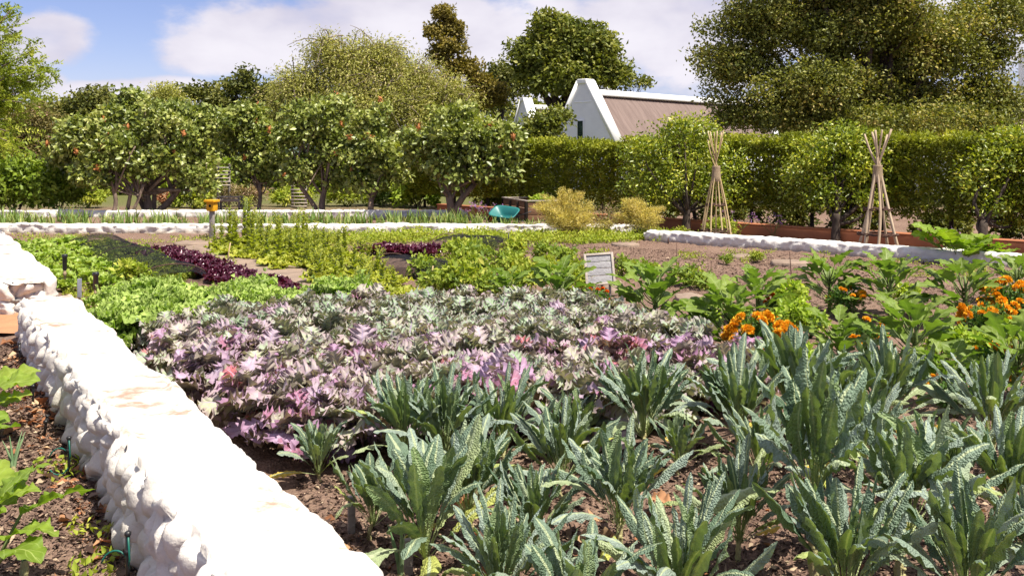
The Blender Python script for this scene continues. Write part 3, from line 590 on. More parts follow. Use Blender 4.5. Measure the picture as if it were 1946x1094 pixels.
def tree(name, label, cat, base, blobs, leafmat_, nclump, nleaf, L, W, seed, fork, r0, nl=14, bark='bark', group=None, stems=None, heads=0, sprays=0, **kw):
    rng = np.random.default_rng(seed); base = np.array([base[0], base[1], 0.0])
    t = thing(name, label, cat, base, 0, group)
    blobs = [(np.array(c)-base, r) for c, r in blobs]
    g, cl, ow = crown(rng, blobs, nclump, nleaf, L, W, **kw)
    b = Geo()
    if stems:
        for (bx, by), fk, rr, k in stems: limbs(rng, b, (bx, by, -0.05), np.array(fk), cl, k, rr, twigs=1)
    else: limbs(rng, b, (0, 0, -0.05), np.array(fork)-base, cl, nl, r0, rt=max(0.008, r0*0.06), twigs=1)
    for j in rng.permutation(len(cl))[:sprays]:         # fine bare twigs arching out of the crown
        o_ = ow[j]; st_ = cl[j] - o_*1.3 + rng.normal(size=3)*0.25; en = cl[j] + o_*0.45 + rng.normal(size=3)*0.3 - np.array([0, 0, 0.35]); tube(b, curve(st_, en, (0, 0, 0.35), 6), [0.045, 0.035, 0.028, 0.022, 0.016, 0.008], 4)
    b.build('trunk', M[bark], t); g.build('crown', M[leafmat_], t)
    if heads:
        front = np.argsort(cl[:, 1] - 0.4*cl[:, 2] + rng.normal(size=len(cl))*0.5)[:len(cl)//2]; hd = rng.permutation(front)[:heads]
        for j in hd:
            h_ = Geo(); c0 = cl[j] + ow[j]*0.22 + np.array([0, -0.10, 0.06]); lathe(h_, [(0.002, -0.07), (0.04, -0.03), (0.045, 0.02), (0.02, 0.08), (0.001, 0.1)], c0, 7); scatter_leaves(h_, rng, c0 + np.clip(rng.normal(size=(26, 3)), -1.3, 1.3)*np.array([0.045, 0.045, 0.06]), np.tile([0, 0, 1.0], (26, 1)), 0.06, 0.035, rsel=rng.random(26)); h_.build('seed_head', M['seed'], t)
    return t
def blobpx(u, v, Y, ru, rv, ry=None): s = Y/F; return (P(u, v, Y), (ru*s, (ry or ru)*s, rv*s))

def far_wood():
    rng = np.random.default_rng(299); bl = [blobpx(u, 232+rng.normal()*6, 95+rng.normal()*5, 60+20*rng.random(), 42+10*rng.random()) for u in np.arange(-260, 2260, 62)]
    bl += [blobpx(u, 275, 92, 80, 34) for u in np.arange(-260, 2260, 80)]
    g, cl, ow = crown(rng, bl, 900, 36000, 0.5, 0.32, spread=0.7, inner=0.4, bite=0.4); tag(g.build('woodland', M['tree_green']), kind='stuff')
far_wood()
# the row of small orchard trees
Yr = 25.4; s_ = Yr/F
def orch(u, base_v, blobs, seed, label, stems=None, heads=7, nclump=150, nleaf=4600, fork_v=375, r0=0.10, nl=12):
    b = G(u, base_v); Y = b[1]
    bl = [blobpx(x, y, Y + dy, a, c_, 0.8*a) for x, y, a, c_, dy in blobs]
    return tree('orchard_tree', label, 'tree', b, bl, 'orchard', int(nclump*1.3), int(nleaf*2.0), 0.142, 0.108, seed, P(u+3, fork_v, Y), r0, nl=nl, stems=stems, heads=heads, spread=0.17, inner=0.35, bite=0.55, upb=0.35)
orch(212, 413, [(165, 265, 80, 60, 0.3), (215, 300, 70, 62, 0), (120, 300, 35, 40, .5), (175, 340, 50, 34, 0)], 101, 'leafy small tree on slim dark trunks, first from the tall shrub', stems=[((0, 0), (-0.05, 0, 1.0), 0.06, 7), ((0.22, 0.4), (0.45, 0.3, 0.9), 0.055, 6), ((0.4, 0.2), (0.8, 0.2, 0.9), 0.045, 5)])
orch(283, 408, [(300, 245, 120, 56, 0), (250, 205, 46, 34, 0.2), (370, 275, 60, 66, 0), (300, 310, 100, 46, -.3), (372, 345, 46, 45, -.2), (335, 222, 66, 34, .3), (255, 188, 22, 24, 0), (400, 235, 40, 40, .2)], 102, 'widest small tree, grey limbs forking from its base, beside the yellow birdhouse', stems=[((0, 0), (-0.15, 0, 0.75), 0.12, 10), ((0.10, 0), (0.85, 0.1, 0.75), 0.09, 8), ((-0.06, 0.1), (-0.5, 0.1, 1.1), 0.07, 6), ((0.1, 0.1), (0.15, 0.1, 1.0), 0.07, 6)], nclump=230, nleaf=7600)
orch(490, 403, [(490, 270, 60, 62, 0.4), (470, 226, 44, 32, 0.4), (520, 320, 45, 46, .3), (470, 330, 26, 36, .3), (440, 250, 34, 52, .5)], 103, 'narrow small tree standing behind the bolting lettuce, thin bare stem showing', r0=0.06, fork_v=350)
orch(612, 407, [(610, 240, 82, 50, 0), (640, 205, 26, 26, 0), (575, 215, 30, 24, 0), (560, 265, 45, 50, 0), (640, 290, 62, 55, 0), (575, 330, 52, 36, 0), (655, 345, 36, 34, 0)], 104, 'small tree with orange seed heads and one limb leaning out low', stems=[((0, 0), (0.12, 0, 0.85), 0.09, 9), ((-0.05, 0), (-0.7, 0, 0.9), 0.065, 8)], nclump=180, nleaf=5400)
orch(703, 411, [(725, 215, 12, 22, 0), (705, 290, 56, 58, 0), (700, 235, 34, 26, 0), (690, 345, 45, 32, 0), (735, 320, 40, 45, 0)], 105, 'slender small tree with short straight trunk between two broader ones', r0=0.085, fork_v=372, nclump=110, nleaf=3300)
orch(862, 418, [(960, 262, 40, 34, 0), (880, 265, 118, 52, 0), (800, 285, 60, 50, 0), (950, 275, 55, 50, 0), (865, 320, 100, 38, 0), (870, 225, 70, 26, 0), (950, 320, 40, 30, 0)], 106, 'broad small tree with Y shaped trunk beside the green wheelbarrow', stems=[((0, 0), (-0.15, 0, 0.75), 0.11, 10), ((0.02, 0), (0.55, 0, 0.95), 0.09, 9)], nclump=220, nleaf=7000)

# trees behind
def bgtree(name, label, u, Y, blobs, mat, nclump, nleaf, L, W, seed, fork_v, r0, cat='tree', **kw):
    bl = [blobpx(x, y, Y+dy, a, b, ry) for x, y, a, b, ry, dy in blobs]
    base = (P(u, 300, Y)[0], Y)
    return tree(name, label, cat, base, bl, mat, nclump, nleaf, L, W, seed, P(u, fork_v, Y), r0, **kw)
bgtree('willow_tree', 'wide dome shaped olive brown tree with drooping fine twigs behind the orchard trees', 700, 45, [(650, 130, 90, 75, 80, 0), (760, 165, 150, 90, 110, 0), (570, 170, 100, 75, 80, 0), (850, 190, 95, 75, 80, 0), (690, 210, 190, 60, 120, -1), (620, 90, 60, 36, 50, 0), (720, 105, 80, 50, 60, 0), (520, 225, 50, 50, 50, 0)],
       'willow', 1000, 74000, 0.16, 0.055, 201, 230, 0.3, nl=44, sprays=420, bark='bark_grey', spread=0.40, inner=0.45, hang=0.5, droop=0.45, bite=0.62, rnd=1.5, upb=0.3)
bgtree('conifer_tree', 'tall narrow rust green conifer rising behind the drooping olive tree', 850, 52, [(842, 30, 26, 24, 24, 0), (830, 62, 34, 18, 30, 0), (850, 95, 44, 22, 36, 0), (880, 130, 52, 26, 40, 0), (915, 160, 40, 24, 36, 0), (900, 190, 60, 30, 40, 0), (860, 60, 22, 20, 20, 0), (940, 185, 32, 30, 30, 0), (835, 110, 26, 30, 24, 0)],
       'rust', 190, 26000, 0.19, 0.11, 202, 150, 0.2, nl=14, bark='bark_dark', spread=0.26, inner=0.3, bite=0.7)
bgtree('broadleaf_tree', 'dark green leafy tree rising behind the white gable', 1075, 50.5, [(1060, 90, 70, 52, 60, 0), (1010, 125, 42, 55, 40, 0), (1125, 110, 55, 50, 50, 0), (1075, 150, 95, 45, 70, 0), (1050, 55, 34, 28, 30, 0), (1120, 70, 26, 30, 26, 0), (1160, 150, 30, 30, 28, 0), (1150, 95, 32, 30, 30, 0)],
       'tree_green', 340, 36000, 0.27, 0.17, 203, 190, 0.35, nl=24, bark='bark_dark', spread=0.42, inner=0.3, bite=0.5)
bgtree('broadleaf_tree', 'dark small tree tucked between the rust conifer and the green tree', 955, 64, [(950, 160, 36, 44, 36, 0), (935, 195, 40, 34, 36, 0), (985, 170, 24, 34, 24, 0)], 'tree_dark', 80, 5600, 0.24, 0.15, 204, 215, 0.16, nl=8, bark='bark_dark', spread=0.4, bite=0.4)
bgtree('broadleaf_tree', 'ragged dark treetop showing above the widest orchard tree', 430, 60, [(455, 165, 46, 26, 46, 0), (395, 180, 50, 22, 46, 0), (470, 150, 24, 22, 24, 0), (360, 180, 26, 18, 26, 0), (420, 215, 110, 50, 60, 0), (430, 280, 120, 50, 60, 0), (500, 185, 40, 36, 40, 0)], 'tree_dark', 200, 13000, 0.27, 0.16, 205, 230, 0.22, nl=14, bark='bark_dark', spread=0.34, bite=0.8)
bgtree('round_tree', 'rounded dull green treetop against the low clouds', 312, 58, [(312, 195, 38, 34, 38, 0), (285, 210, 28, 26, 28, 0), (340, 215, 30, 24, 30, 0)], 'willow', 90, 8500, 0.16, 0.07, 206, 230, 0.2, nl=8, spread=0.36, inner=0.4, bite=0.2)
bgtree('broadleaf_tree', 'dark tree with thin upright shoots behind the first orchard tree', 160, 40, [(160, 205, 34, 26, 34, 0), (185, 190, 20, 18, 20, 0), (150, 182, 10, 14, 10, 0), (120, 225, 40, 26, 34, 0), (215, 215, 40, 30, 34, 0)], 'tree_dark', 90, 5200, 0.18, 0.12, 207, 240, 0.14, nl=9, bark='bark_dark', spread=0.28, bite=0.5)
bgtree('shrub', 'tall brownish shrub dotted with pale pink blooms near the yellow green branches', 60, 36, [(60, 235, 60, 40, 50, 0), (20, 255, 50, 45, 44, 0), (105, 260, 46, 40, 40, 0), (60, 285, 90, 36, 60, 0)], 'brown_shrub', 170, 15000, 0.10, 0.06, 208, 300, 0.1, cat='shrub', nl=10, spread=0.28, bite=0.35)
bgtree('shrub', 'leafy shrub growing up against the lit roof of the farther cottage', 1035, 33, [(1035, 240, 32, 30, 30, 0), (1015, 255, 26, 24, 24, 0), (1062, 222, 16, 22, 16, 0), (1035, 275, 40, 28, 36, 0)], 'tree_green', 90, 5200, 0.15, 0.09, 209, 290, 0.06, cat='shrub', nl=10, spread=0.22, bite=0.5)
bgtree('sapling', 'thin airy branches standing above the cottage ridge beside the chimney', 1195, 56, [(1190, 150, 20, 26, 16, 0), (1215, 160, 18, 12, 14, 0), (1235, 158, 10, 10, 8, 0), (1180, 128, 8, 14, 8, 0)], 'tree_green', 26, 620, 0.24, 0.13, 210, 185, 0.06, nl=14, bark='bark_dark', spread=0.25, bite=0.6)
# the great oak on the right
bgtree('oak_tree', 'huge dark spreading oak filling the sky above the hedge', 1660, 33, [(1640, 60, 200, 130, 170, 0), (1420, 130, 90, 60, 90, 0), (1470, 60, 110, 70, 100, 0), (1400, 40, 60, 34, 50, 0), (1355, 120, 50, 26, 44, 0), (1560, 170, 170, 60, 150, -1), (1760, 110, 150, 110, 140, 0), (1720, 195, 150, 45, 130, 0), (1870, 180, 60, 50, 60, 0), (1880, 40, 80, 60, 80, 0), (1450, 215, 80, 30, 70, 0), (1370, 180, 36, 24, 30, 0), (1350, 60, 22, 16, 20, 0), (1600, -60, 260, 90, 200, 0), (1840, 215, 80, 36, 70, 0), (1620, 225, 130, 34, 110, 0), (1660, 240, 200, 36, 130, -2), (1500, 230, 100, 32, 90, -1), (1800, 235, 120, 32, 100, -1), (1400, 225, 60, 26, 50, 0), (1895, 120, 46, 60, 50, 0), (1905, 205, 46, 44, 50, 0), (1890, 250, 60, 26, 50, -1)],
       'oak', 1600, 210000, 0.122, 0.08, 211, 235, 0.36, nl=46, bark='bark_dark', spread=0.36, inner=0.5, bite=0.5, rnd=1.2)
bgtree('oak_tree', 'second dark tree crown peeping in at the top corner beside the chimney', 1990, 45, [(1960, 30, 60, 44, 60, 0), (1990, 60, 40, 30, 40, 0), (2040, 20, 90, 80, 80, 0)], 'oak', 120, 7000, 0.19, 0.11, 212, 150, 0.3, nl=10, bark='bark_dark', spread=0.4, bite=0.4)
# yellow green pinnate branches at the left edge
def carob():
    rng = np.random.default_rng(301); Y0 = 15.0; base = np.array([P(-150, 300, Y0)[0], Y0, 0.0])
    t = thing('carob_tree', 'yellow green tree with feathery pinnate leaves reaching in past the pale shrub', 'tree', base)
    g = Geo(); b = Geo(); fork = np.array([0.05, 0, 2.2])
    tube(b, curve((0, 0, -0.05), fork, (0.06, 0, 0), 6), np.linspace(0.14, 0.1, 6), 9)
    ends = []
    for u, v in [(95, 135), (60, 150), (70, 165), (30, 60), (20, 20), (45, 195), (10, 110), (55, 100), (25, 200), (15, 250), (0, 150), (35, 235), (50, 120), (-10, 60), (10, 30), (-20, 180), (40, 175), (5, 280), (-15, 270), (70, 140), (-40, 100), (-50, 0), (-60, 200), (-90, 60), (-80, 150), (-130, 100), (-30, 230), (20, 270), (28, 140), (18, 180), (8, 80), (0, 215), (-10, 130)]:
        e = P(u, v, Y0 + rng.normal()*0.5) - base; st = fork + (0, 0, 0.4*rng.random())
        pts = curve(st, e, (0, 0, 0.10*rng.random()), 9); tube(b, pts, np.linspace(0.035, 0.006, 9), 5)
        for _ in range(30):                             # fronds off the outer half of the branch
            k = rng.integers(4, 9); s0 = pts[k] + rng.normal(size=3)*0.05; d = (e-st)/np.linalg.norm(e-st)*0.7 + rng.normal(size=3)*0.5 + np.array([0, 0, 0.25]); d /= np.linalg.norm(d)
            Lf = 0.20+0.16*rng.random(); tt = np.linspace(0.1, 1, 9); pos = s0 + d*Lf*tt[:, None] + np.array([0, 0, -0.06])*(tt**2)[:, None]
            side = np.cross(d, rng.normal(size=3)); side /= np.linalg.norm(side)
            cen = np.concatenate([pos, pos]); ow = np.concatenate([np.tile(side+d*0.5, (9, 1)), np.tile(-side+d*0.5, (9, 1))])
            scatter_leaves(g, rng, cen, ow*1.4, 0.065, 0.03, upb=0.9, rndd=0.25, rsel=np.clip(0.5+0.2*rng.normal()+0.1*rng.normal(size=18), 0, 1))
    b.build('trunk', M['bark'], t); g.build('crown', M['carob'], t)
carob()

# clipped hedge of pleached trees behind the terracotta wall
rngh = np.random.default_rng(401); hv = []
for k in range(4):
    rng = np.random.default_rng(410+k); g = Geo(); n = 9500; hw, hd = 0.86, 0.62
    p = rng.random((n, 3))*2-1; face = rng.integers(0, 5, n); sg = np.where(rng.random(n) < 0.5, -1, 1)
    depth = 1 - np.abs(rng.normal(size=n))*0.14
    p[:, 1] = np.where(face < 3, -depth, p[:, 1]); p[:, 2] = np.where(face >= 3, depth, p[:, 2])
    rag = (vn(p[:, 0]*3+k*9, p[:, 2]*3, 5)-0.5)*0.16 + (vn(p[:, 0]*9+k*5, p[:, 2]*8, 6)-0.5)*0.20
    cen = np.stack([p[:, 0]*hw, p[:, 1]*hd - rag*(face < 3), 1.28 + p[:, 2]*0.73 + rag*(face >= 3)*1.7 - 0.08*(p[:, 2] < -0.8)*rng.random(n)], 1)
    # some leaves on the back and inside
    ow = np.stack([0.2*p[:, 0], np.where(face < 3, -1, 0), np.where(face >= 3, 1.0, 0.25)], 1)
    tone = vn(p[:, 0]*5+k*3, p[:, 2]*5, 7); r = 0.45*tone + 0.4*rng.random(n) + 0.12*(face >= 3)
    scatter_leaves(g, rng, cen, ow, 0.085, 0.042, upb=0.5, rsel=r)
    n2_ = 2600; q = rng.random((n2_, 3))*2-1; scatter_leaves(g, rng, np.stack([q[:, 0]*hw, np.abs(q[:, 1])*hd, 1.28+q[:, 2]*0.70], 1), np.tile([0, 1.0, 0], (n2_, 1)), 0.085, 0.045, rsel=0.4*rng.random(n2_))
    b = Geo(); fk = np.array([rng.normal()*0.05, 0, 0.65]); tr = curve((0, 0, -0.04), fk, (0.03*rng.normal(), 0, 0), 5); tube(b, tr, np.linspace(0.05, 0.042, 5), 8)
    for _ in range(7): tube(b, curve(fk, (rng.uniform(-0.7, 0.7), rng.uniform(-0.3, 0.4), rng.uniform(0.9, 1.7)), (0, 0, 0.05), 5), np.linspace(0.03, 0.008, 5), 5)
    hv.append((b.mesh('trunk', M['bark_dark']), g.mesh('crown', M['hedge'])))
step = 1.5; tt = np.arange(-5.5, 17.6, step)
for i, tpos in enumerate(tt):
    p = opt(tpos, 1.25); bm_, cm_ = hv[i % 4]
    t = thing('hedge_tree', 'clipped box shaped tree on a bare dark trunk in the hedge behind the terracotta wall', 'hedge tree', (*p, 0), math.atan2(-od[1], -od[0]), 'clipped trees forming the raised hedge')
    t.scale = (1, 1, 0.955 + 0.09*rngh.random())
    for nm, me in (('trunk', bm_), ('crown', cm_)):
        o = bpy.data.objects.new(nm, me); C.objects.link(o); o.parent = t
# round citrus trees in front of the hedge
def citrus(u, bv, blobs, seed, label, r0=0.09, fork_v=400, nclump=190, nleaf=9500):
    b = G(u, bv); Y = b[1]; bl = [blobpx(x, y, Y+0.35, a, c_, 0.62*a) for x, y, a, c_ in blobs]
    return tree('citrus_tree', label, 'tree', b, bl, 'citrus', nclump, nleaf, 0.085, 0.042, seed, P(u+2, fork_v, Y), r0, nl=12, bark='bark_dark', spread=0.16, inner=0.4, bite=0.22, upb=0.45)
citrus(1304, 443, [(1290, 290, 112, 66), (1220, 330, 60, 66), (1375, 335, 74, 66), (1300, 358, 118, 52), (1310, 250, 66, 32), (1240, 375, 60, 28), (1365, 375, 60, 28)], 421, 'tallest round glossy citrus tree, its crown partly behind the first cane tripod', fork_v=392, nclump=260, nleaf=13500)
citrus(1588, 460, [(1580, 310, 96, 64), (1665, 330, 82, 64), (1610, 365, 100, 46), (1530, 350, 40, 48), (1720, 345, 32, 50), (1600, 268, 66, 26), (1660, 385, 60, 30), (1560, 385, 44, 26)], 422, 'round yellow green citrus tree behind the second cane tripod', fork_v=405, nclump=240, nleaf=12500)
citrus(1868, 478, [(1905, 330, 80, 74), (1860, 365, 46, 58), (1930, 300, 66, 60), (1900, 398, 74, 34)], 423, 'glossy citrus tree next to the large leaved pumpkin plant', fork_v=420, nclump=180, nleaf=9000)
# shrubs and beds beyond the back wall
def bush(name, label, cat, u, v, ru, hpx, mat, n, L, W, seed, group=None, hang=0.0, upb=0.6, blobs=None):
    b = G(u, v); s = b[1]/F; rng = np.random.default_rng(seed); rx = ru*s; h = hpx*s
    t = thing(name, label, cat, b, 0, group)
    bl = blobs or [((0, 0, h*0.5), (rx, rx*0.8, h*0.5)), ((rx*0.45, 0, h*0.42), (rx*0.55, rx*0.6, h*0.42)), ((-rx*0.5, 0, h*0.4), (rx*0.5, rx*0.6, h*0.4))]
    g, cl, ow = crown(rng, bl, max(24, n//60), n, L, W, spread=max(0.05, rx*0.16), inner=0.3, bite=0.35, hang=hang, upb=upb)
    st = Geo()
    for j in rng.permutation(len(cl))[:10]: tube(st, curve((rng.normal()*0.04, rng.normal()*0.04, -0.03), cl[j], (0, 0, 0.03), 5), np.linspace(0.014, 0.005, 5), 5)
    st.build('stem', M['green_stem'] if h < 1 else M['bark'], t); g.build('foliage', M[mat], t); return t
bush('shrub', 'bright green large leaved shrub massed behind the low wall under the yellow green branches', 'shrub', 30, 409, 95, 118, 'shrub', 6500, 0.17, 0.095, 431, hang=0.2)
bush('shrub', 'bright leafy shrub crowding against the first orchard tree', 'shrub', 112, 408, 50, 100, 'shrub', 3600, 0.16, 0.09, 432, hang=0.2)
mids = [('grass_clump', 'pinkish feathery grass clump glimpsed between trunks', 'grass', 460, 402, 45, 44, 'pink_grass', 1600, 0.2, 0.03), ('shrub', 'yellow green bush between the birdhouse and first trunks', 'shrub', 365, 404, 40, 40, 'cover', 1700, 0.13, 0.07), ('shrub', 'light green bush under the slender small tree', 'shrub', 660, 402, 50, 44, 'cover', 2000, 0.13, 0.07),
        ('shrub', 'bright vine leaved bush left of the Y shaped trunk', 'shrub', 795, 404, 52, 62, 'basil', 2200, 0.17, 0.12), ('shrub', 'low yellowish bush near the tree with a leaning limb', 'shrub', 560, 402, 44, 36, 'cover', 1600, 0.13, 0.06), ('shrub', 'dry yellow bush beside the first orchard trunk', 'shrub', 165, 405, 38, 42, 'cover', 1500, 0.12, 0.06),
        ('shrub', 'pale grey green bush right of the leaning limb', 'shrub', 725, 400, 36, 30, 'iris', 1200, 0.12, 0.06), ('shrub', 'small green bush beside the crate', 'shrub', 945, 403, 26, 60, 'citrus', 1600, 0.12, 0.07), ('shrub', 'reddish dry bush glimpsed between the grey limbs', 'shrub', 322, 402, 30, 34, 'dry_leaf', 900, 0.10, 0.05)]
for k, (nm, lb, ct, u, v, ru, hp, mt, n, L, W) in enumerate(mids): bush(nm, lb, ct, u, v-(10 if k != 7 else 3), ru, hp, mt, n, L, W, 440+k)
for k, (u, v, ru, hp) in enumerate([(250, 368, 90, 62), (420, 366, 90, 55), (590, 366, 90, 66), (760, 368, 90, 70), (900, 372, 80, 95), (60, 372, 110, 110)]):
    bush('shrub', ['green thicket behind the widest orchard tree', 'green thicket behind the narrow orchard tree', 'green thicket behind the tree with the leaning limb', 'green thicket behind the slender small tree', 'green thicket left of the hedge end', 'green thicket behind the bright large leaved shrub'][k], 'thicket', u, v, ru, hp, ['cover', 'shrub'][k % 2], 5200, 0.24, 0.13, 460+k)
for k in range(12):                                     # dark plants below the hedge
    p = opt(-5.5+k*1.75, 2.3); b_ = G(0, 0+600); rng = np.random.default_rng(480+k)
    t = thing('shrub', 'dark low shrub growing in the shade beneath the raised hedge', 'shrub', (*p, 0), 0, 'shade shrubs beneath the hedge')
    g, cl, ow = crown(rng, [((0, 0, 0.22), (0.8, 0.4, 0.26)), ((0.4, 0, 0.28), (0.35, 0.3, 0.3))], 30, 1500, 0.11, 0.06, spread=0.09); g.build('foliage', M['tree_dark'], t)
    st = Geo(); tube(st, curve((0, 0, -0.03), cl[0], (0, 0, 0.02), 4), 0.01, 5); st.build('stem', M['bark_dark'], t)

#@@OBJECTS
# ------------------------------------------------------------------ cane tripods
def tripod(u, bv, hgt, foot, ring_z, wrap, n, mat, rad, seed, label):
    b = G(u, bv); rng = np.random.default_rng(seed); t = thing('cane_tripod', label, 'plant support', b)
    zw = wrap; polys = []
    for k in range(n):
        a = k/n*2*np.pi + rng.normal()*0.12; f = foot*(0.85+0.25*rng.random()); top = 0.20*(0.5+0.8*rng.random())
        a2 = a + np.pi + rng.normal()*0.5; hh = hgt*(0.93+0.09*rng.random())
        w = np.array([math.cos(a)*0.055, math.sin(a)*0.055, zw])
        p0 = np.array([math.cos(a)*f, math.sin(a)*f, -0.03]); p2 = np.array([math.cos(a2)*top, math.sin(a2)*top, hh])
        low = curve(p0, w, rng.normal(size=3)*0.022, 9); hi = curve(w, p2, rng.normal(size=3)*0.014, 6)[1:]
        pts = np.concatenate([low, hi]); g = Geo(); tube(g, pts, np.linspace(rad*1.15, rad*0.72, len(pts))*(1+0.12*rng.normal(size=len(pts))*0.6), 8)
        g.build('pole', mat, t); polys.append(pts)
    for rz in ring_z:
        f = foot*(1-rz/zw)*0.98 + 0.06*rz/zw; g = Geo()
        for lay in range(3):
            a = np.linspace(0, 2*np.pi, 33); r = f*(1.0+0.03*rng.normal(size=33)) + rad; z = rz + 0.012*rng.normal(size=33) + 0.012*(lay-1); r[-1] = r[0]; z[-1] = z[0]
            tube(g, np.stack([r*np.cos(a), r*np.sin(a), z], 1), 0.011, 5, cap=False)
        g.build('hoop', M['twig'], t)
    g = Geo(); lathe(g, [(0.098, zw-0.19), (0.103, zw-0.185), (0.094, zw-0.08), (0.086, zw), (0.083, zw+0.10), (0.086, zw+0.125), (0.075, zw+0.13)], n=16); g.build('binding', M['burlap'], t); return t
tripod(1361, 458, 2.22, 0.33, (0.21, 0.74), 1.40, 9, M['bamboo'], 0.014, 501, 'slimmer cane tripod of thin bamboo poles, farther from the viewer')
tripod(1668, 475, 2.20, 0.40, (0.30, 0.76), 1.44, 7, M['pole'], 0.025, 502, 'nearer cane tripod of thick pale peeled poles bound with burlap')
# ------------------------------------------------------------------ planter crate and wheelbarrow
def crate():
    b = G(1000, 421); t = thing('planter_crate', 'raised brown plank planter box beside the green wheelbarrow', 'planter', b, 0)
    # corners: near corner at origin, one side running away to the left, the other to the right
    zc = 0.52; e1 = np.array([-0.62, 1.75]); e2 = np.array([1.05, 0.12])
    cs = [np.zeros(2), e1, e1+e2, e2]
    for i in range(4):
        a, c = cs[i], cs[(i+1) % 4]; d = c-a; L = np.linalg.norm(d); an = math.atan2(d[1], d[0]); m_ = (a+c)/2; g = Geo()
        for k in range(3): box(g, (*m_, 0.09+k*0.172), (L-0.06, 0.03, 0.155), an, 0.005)
        g.build('side_boards', M['brown_wood'], t, smooth=False)
        g = Geo(); box(g, (*m_, zc+0.02), (L+0.05, 0.07, 0.03), an, 0.004); g.build('rim', M['pale_wood'], t, smooth=False)
        g = Geo(); box(g, (*a, 0.255), (0.075, 0.075, 0.50), an, 0.006); g.build('corner_post', M['dark_hole'], t, smooth=False)
    for f in (0.3, 0.62):
        g = Geo(); p = e1*f; box(g, (p[0]-0.035, p[1]-0.02, 0.25), (0.05, 0.06, 0.49), math.atan2(e1[1], e1[0]), 0.004); g.build('batten', M['bark_dark'], t, smooth=False)
    g = Geo(); v = np.array([(*k*0.97, 0.33) for k in cs]) + np.array([0.01, 0.02, 0]); g.add(v, q=[(0, 3, 2, 1)]); g.build('soil', M['soil'], t)
    rng = np.random.default_rng(77); p = thing('seedling', 'green seedlings growing inside the plank planter box', 'plant', (b[0]+0.45, b[1]+0.8, 0.33))
    g, cl, ow = crown(rng, [((0, 0, 0.12), (0.32, 0.3, 0.16))], 30, 700, 0.09, 0.045, spread=0.07); g.build('foliage', M['basil'], p)
    g = Geo(); tube(g, curve((0, 0, -0.02), cl[0], (0, 0, 0), 4), 0.006, 5); g.build('stem', M['green_stem'], p)
crate()
def barrow():
    b = G(964, 427); t = thing('wheelbarrow', 'green plastic wheelbarrow tipped towards the wall beside the planter box', 'wheelbarrow', b, R(-38)); t.rotation_euler = (R(-26), 0, R(152)); t.scale = (0.66, 0.80, 0.80)
    g = Geo(); N = 28                                     # tub: rounded rectangle lofted from bottom to rim, inside and out
    def ring(lx, ly, z, r, x0=0.0):
        a = np.arange(N)/N*2*np.pi; c = np.sign(np.cos(a))*np.abs(np.cos(a))**0.45; s = np.sign(np.sin(a))*np.abs(np.sin(a))**0.45
        return np.stack([x0+lx*c, ly*s, np.full(N, z) + 0.10*(c*0.5+0.5)*(z > 0.3)], 1)
    rings = [ring(0.25, 0.18, 0.16, 0), ring(0.34, 0.23, 0.24, 0), ring(0.50, 0.31, 0.42, 0), ring(0.54, 0.335, 0.425, 0), ring(0.54, 0.335, 0.40, 0), ring(0.52, 0.32, 0.395, 0), ring(0.485, 0.295, 0.415, 0), ring(0.32, 0.215, 0.25, 0), ring(0.23, 0.165, 0.175, 0)]
    rings = [rings[0], rings[1], rings[5], rings[4], rings[3], rings[6], rings[7], rings[8]]
    V = np.concatenate(rings + [np.array([[0, 0, 0.16], [0, 0, 0.175]])]); i = np.arange(N); q = []
    for k in range(len(rings)-1): q.append(np.stack([k*N+i, k*N+(i+1) % N, (k+1)*N+(i+1) % N, (k+1)*N+i], 1))
    e = len(rings)*N; tr = [(e, (x+1) % N, x) for x in range(N)] + [(e+1, (len(rings)-1)*N+x, (len(rings)-1)*N+(x+1) % N) for x in range(N)]
    g.add(V, q=np.concatenate(q), t=tr); g.build('tub', M['teal'], t)
    for s in (-1, 1):
        g = Geo(); tube(g, [(0.5, s*0.10, 0.16), (0.0, s*0.19, 0.15), (-0.45, s*0.26, 0.2), (-0.95, s*0.29, 0.34)], 0.016, 8); g.build('handle', M['black_plastic'], t)
        g = Geo(); tube(g, [(-0.15, s*0.2, 0.16), (-0.28, s*0.21, 0.0), (-0.36, s*0.21, 0.0), (-0.42, s*0.25, 0.2)], 0.013, 8); g.build('leg', M['black_plastic'], t)
    g = Geo(); a = np.arange(25)/24*2*np.pi; tube(g, np.stack([0.62+0.13*np.cos(a), 0*a, 0.17+0.13*np.sin(a)], 1), 0.042, 9, cap=False); w = g.build('wheel', M['tyre'], t)
    g = Geo(); v = []
    for yy in (-0.02, 0.02): v += [(0.62+0.10*math.cos(k), yy, 0.17+0.10*math.sin(k)) for k in a[:-1]] + [(0.62, yy*1.6, 0.17)]
    tri = [((24), (k+1) % 24, k) for k in range(24)] + [(49, 25+k, 25+(k+1) % 24) for k in range(24)]; g.add(v, t=tri); g.build('hub', M['red_paint'], w)
barrow()
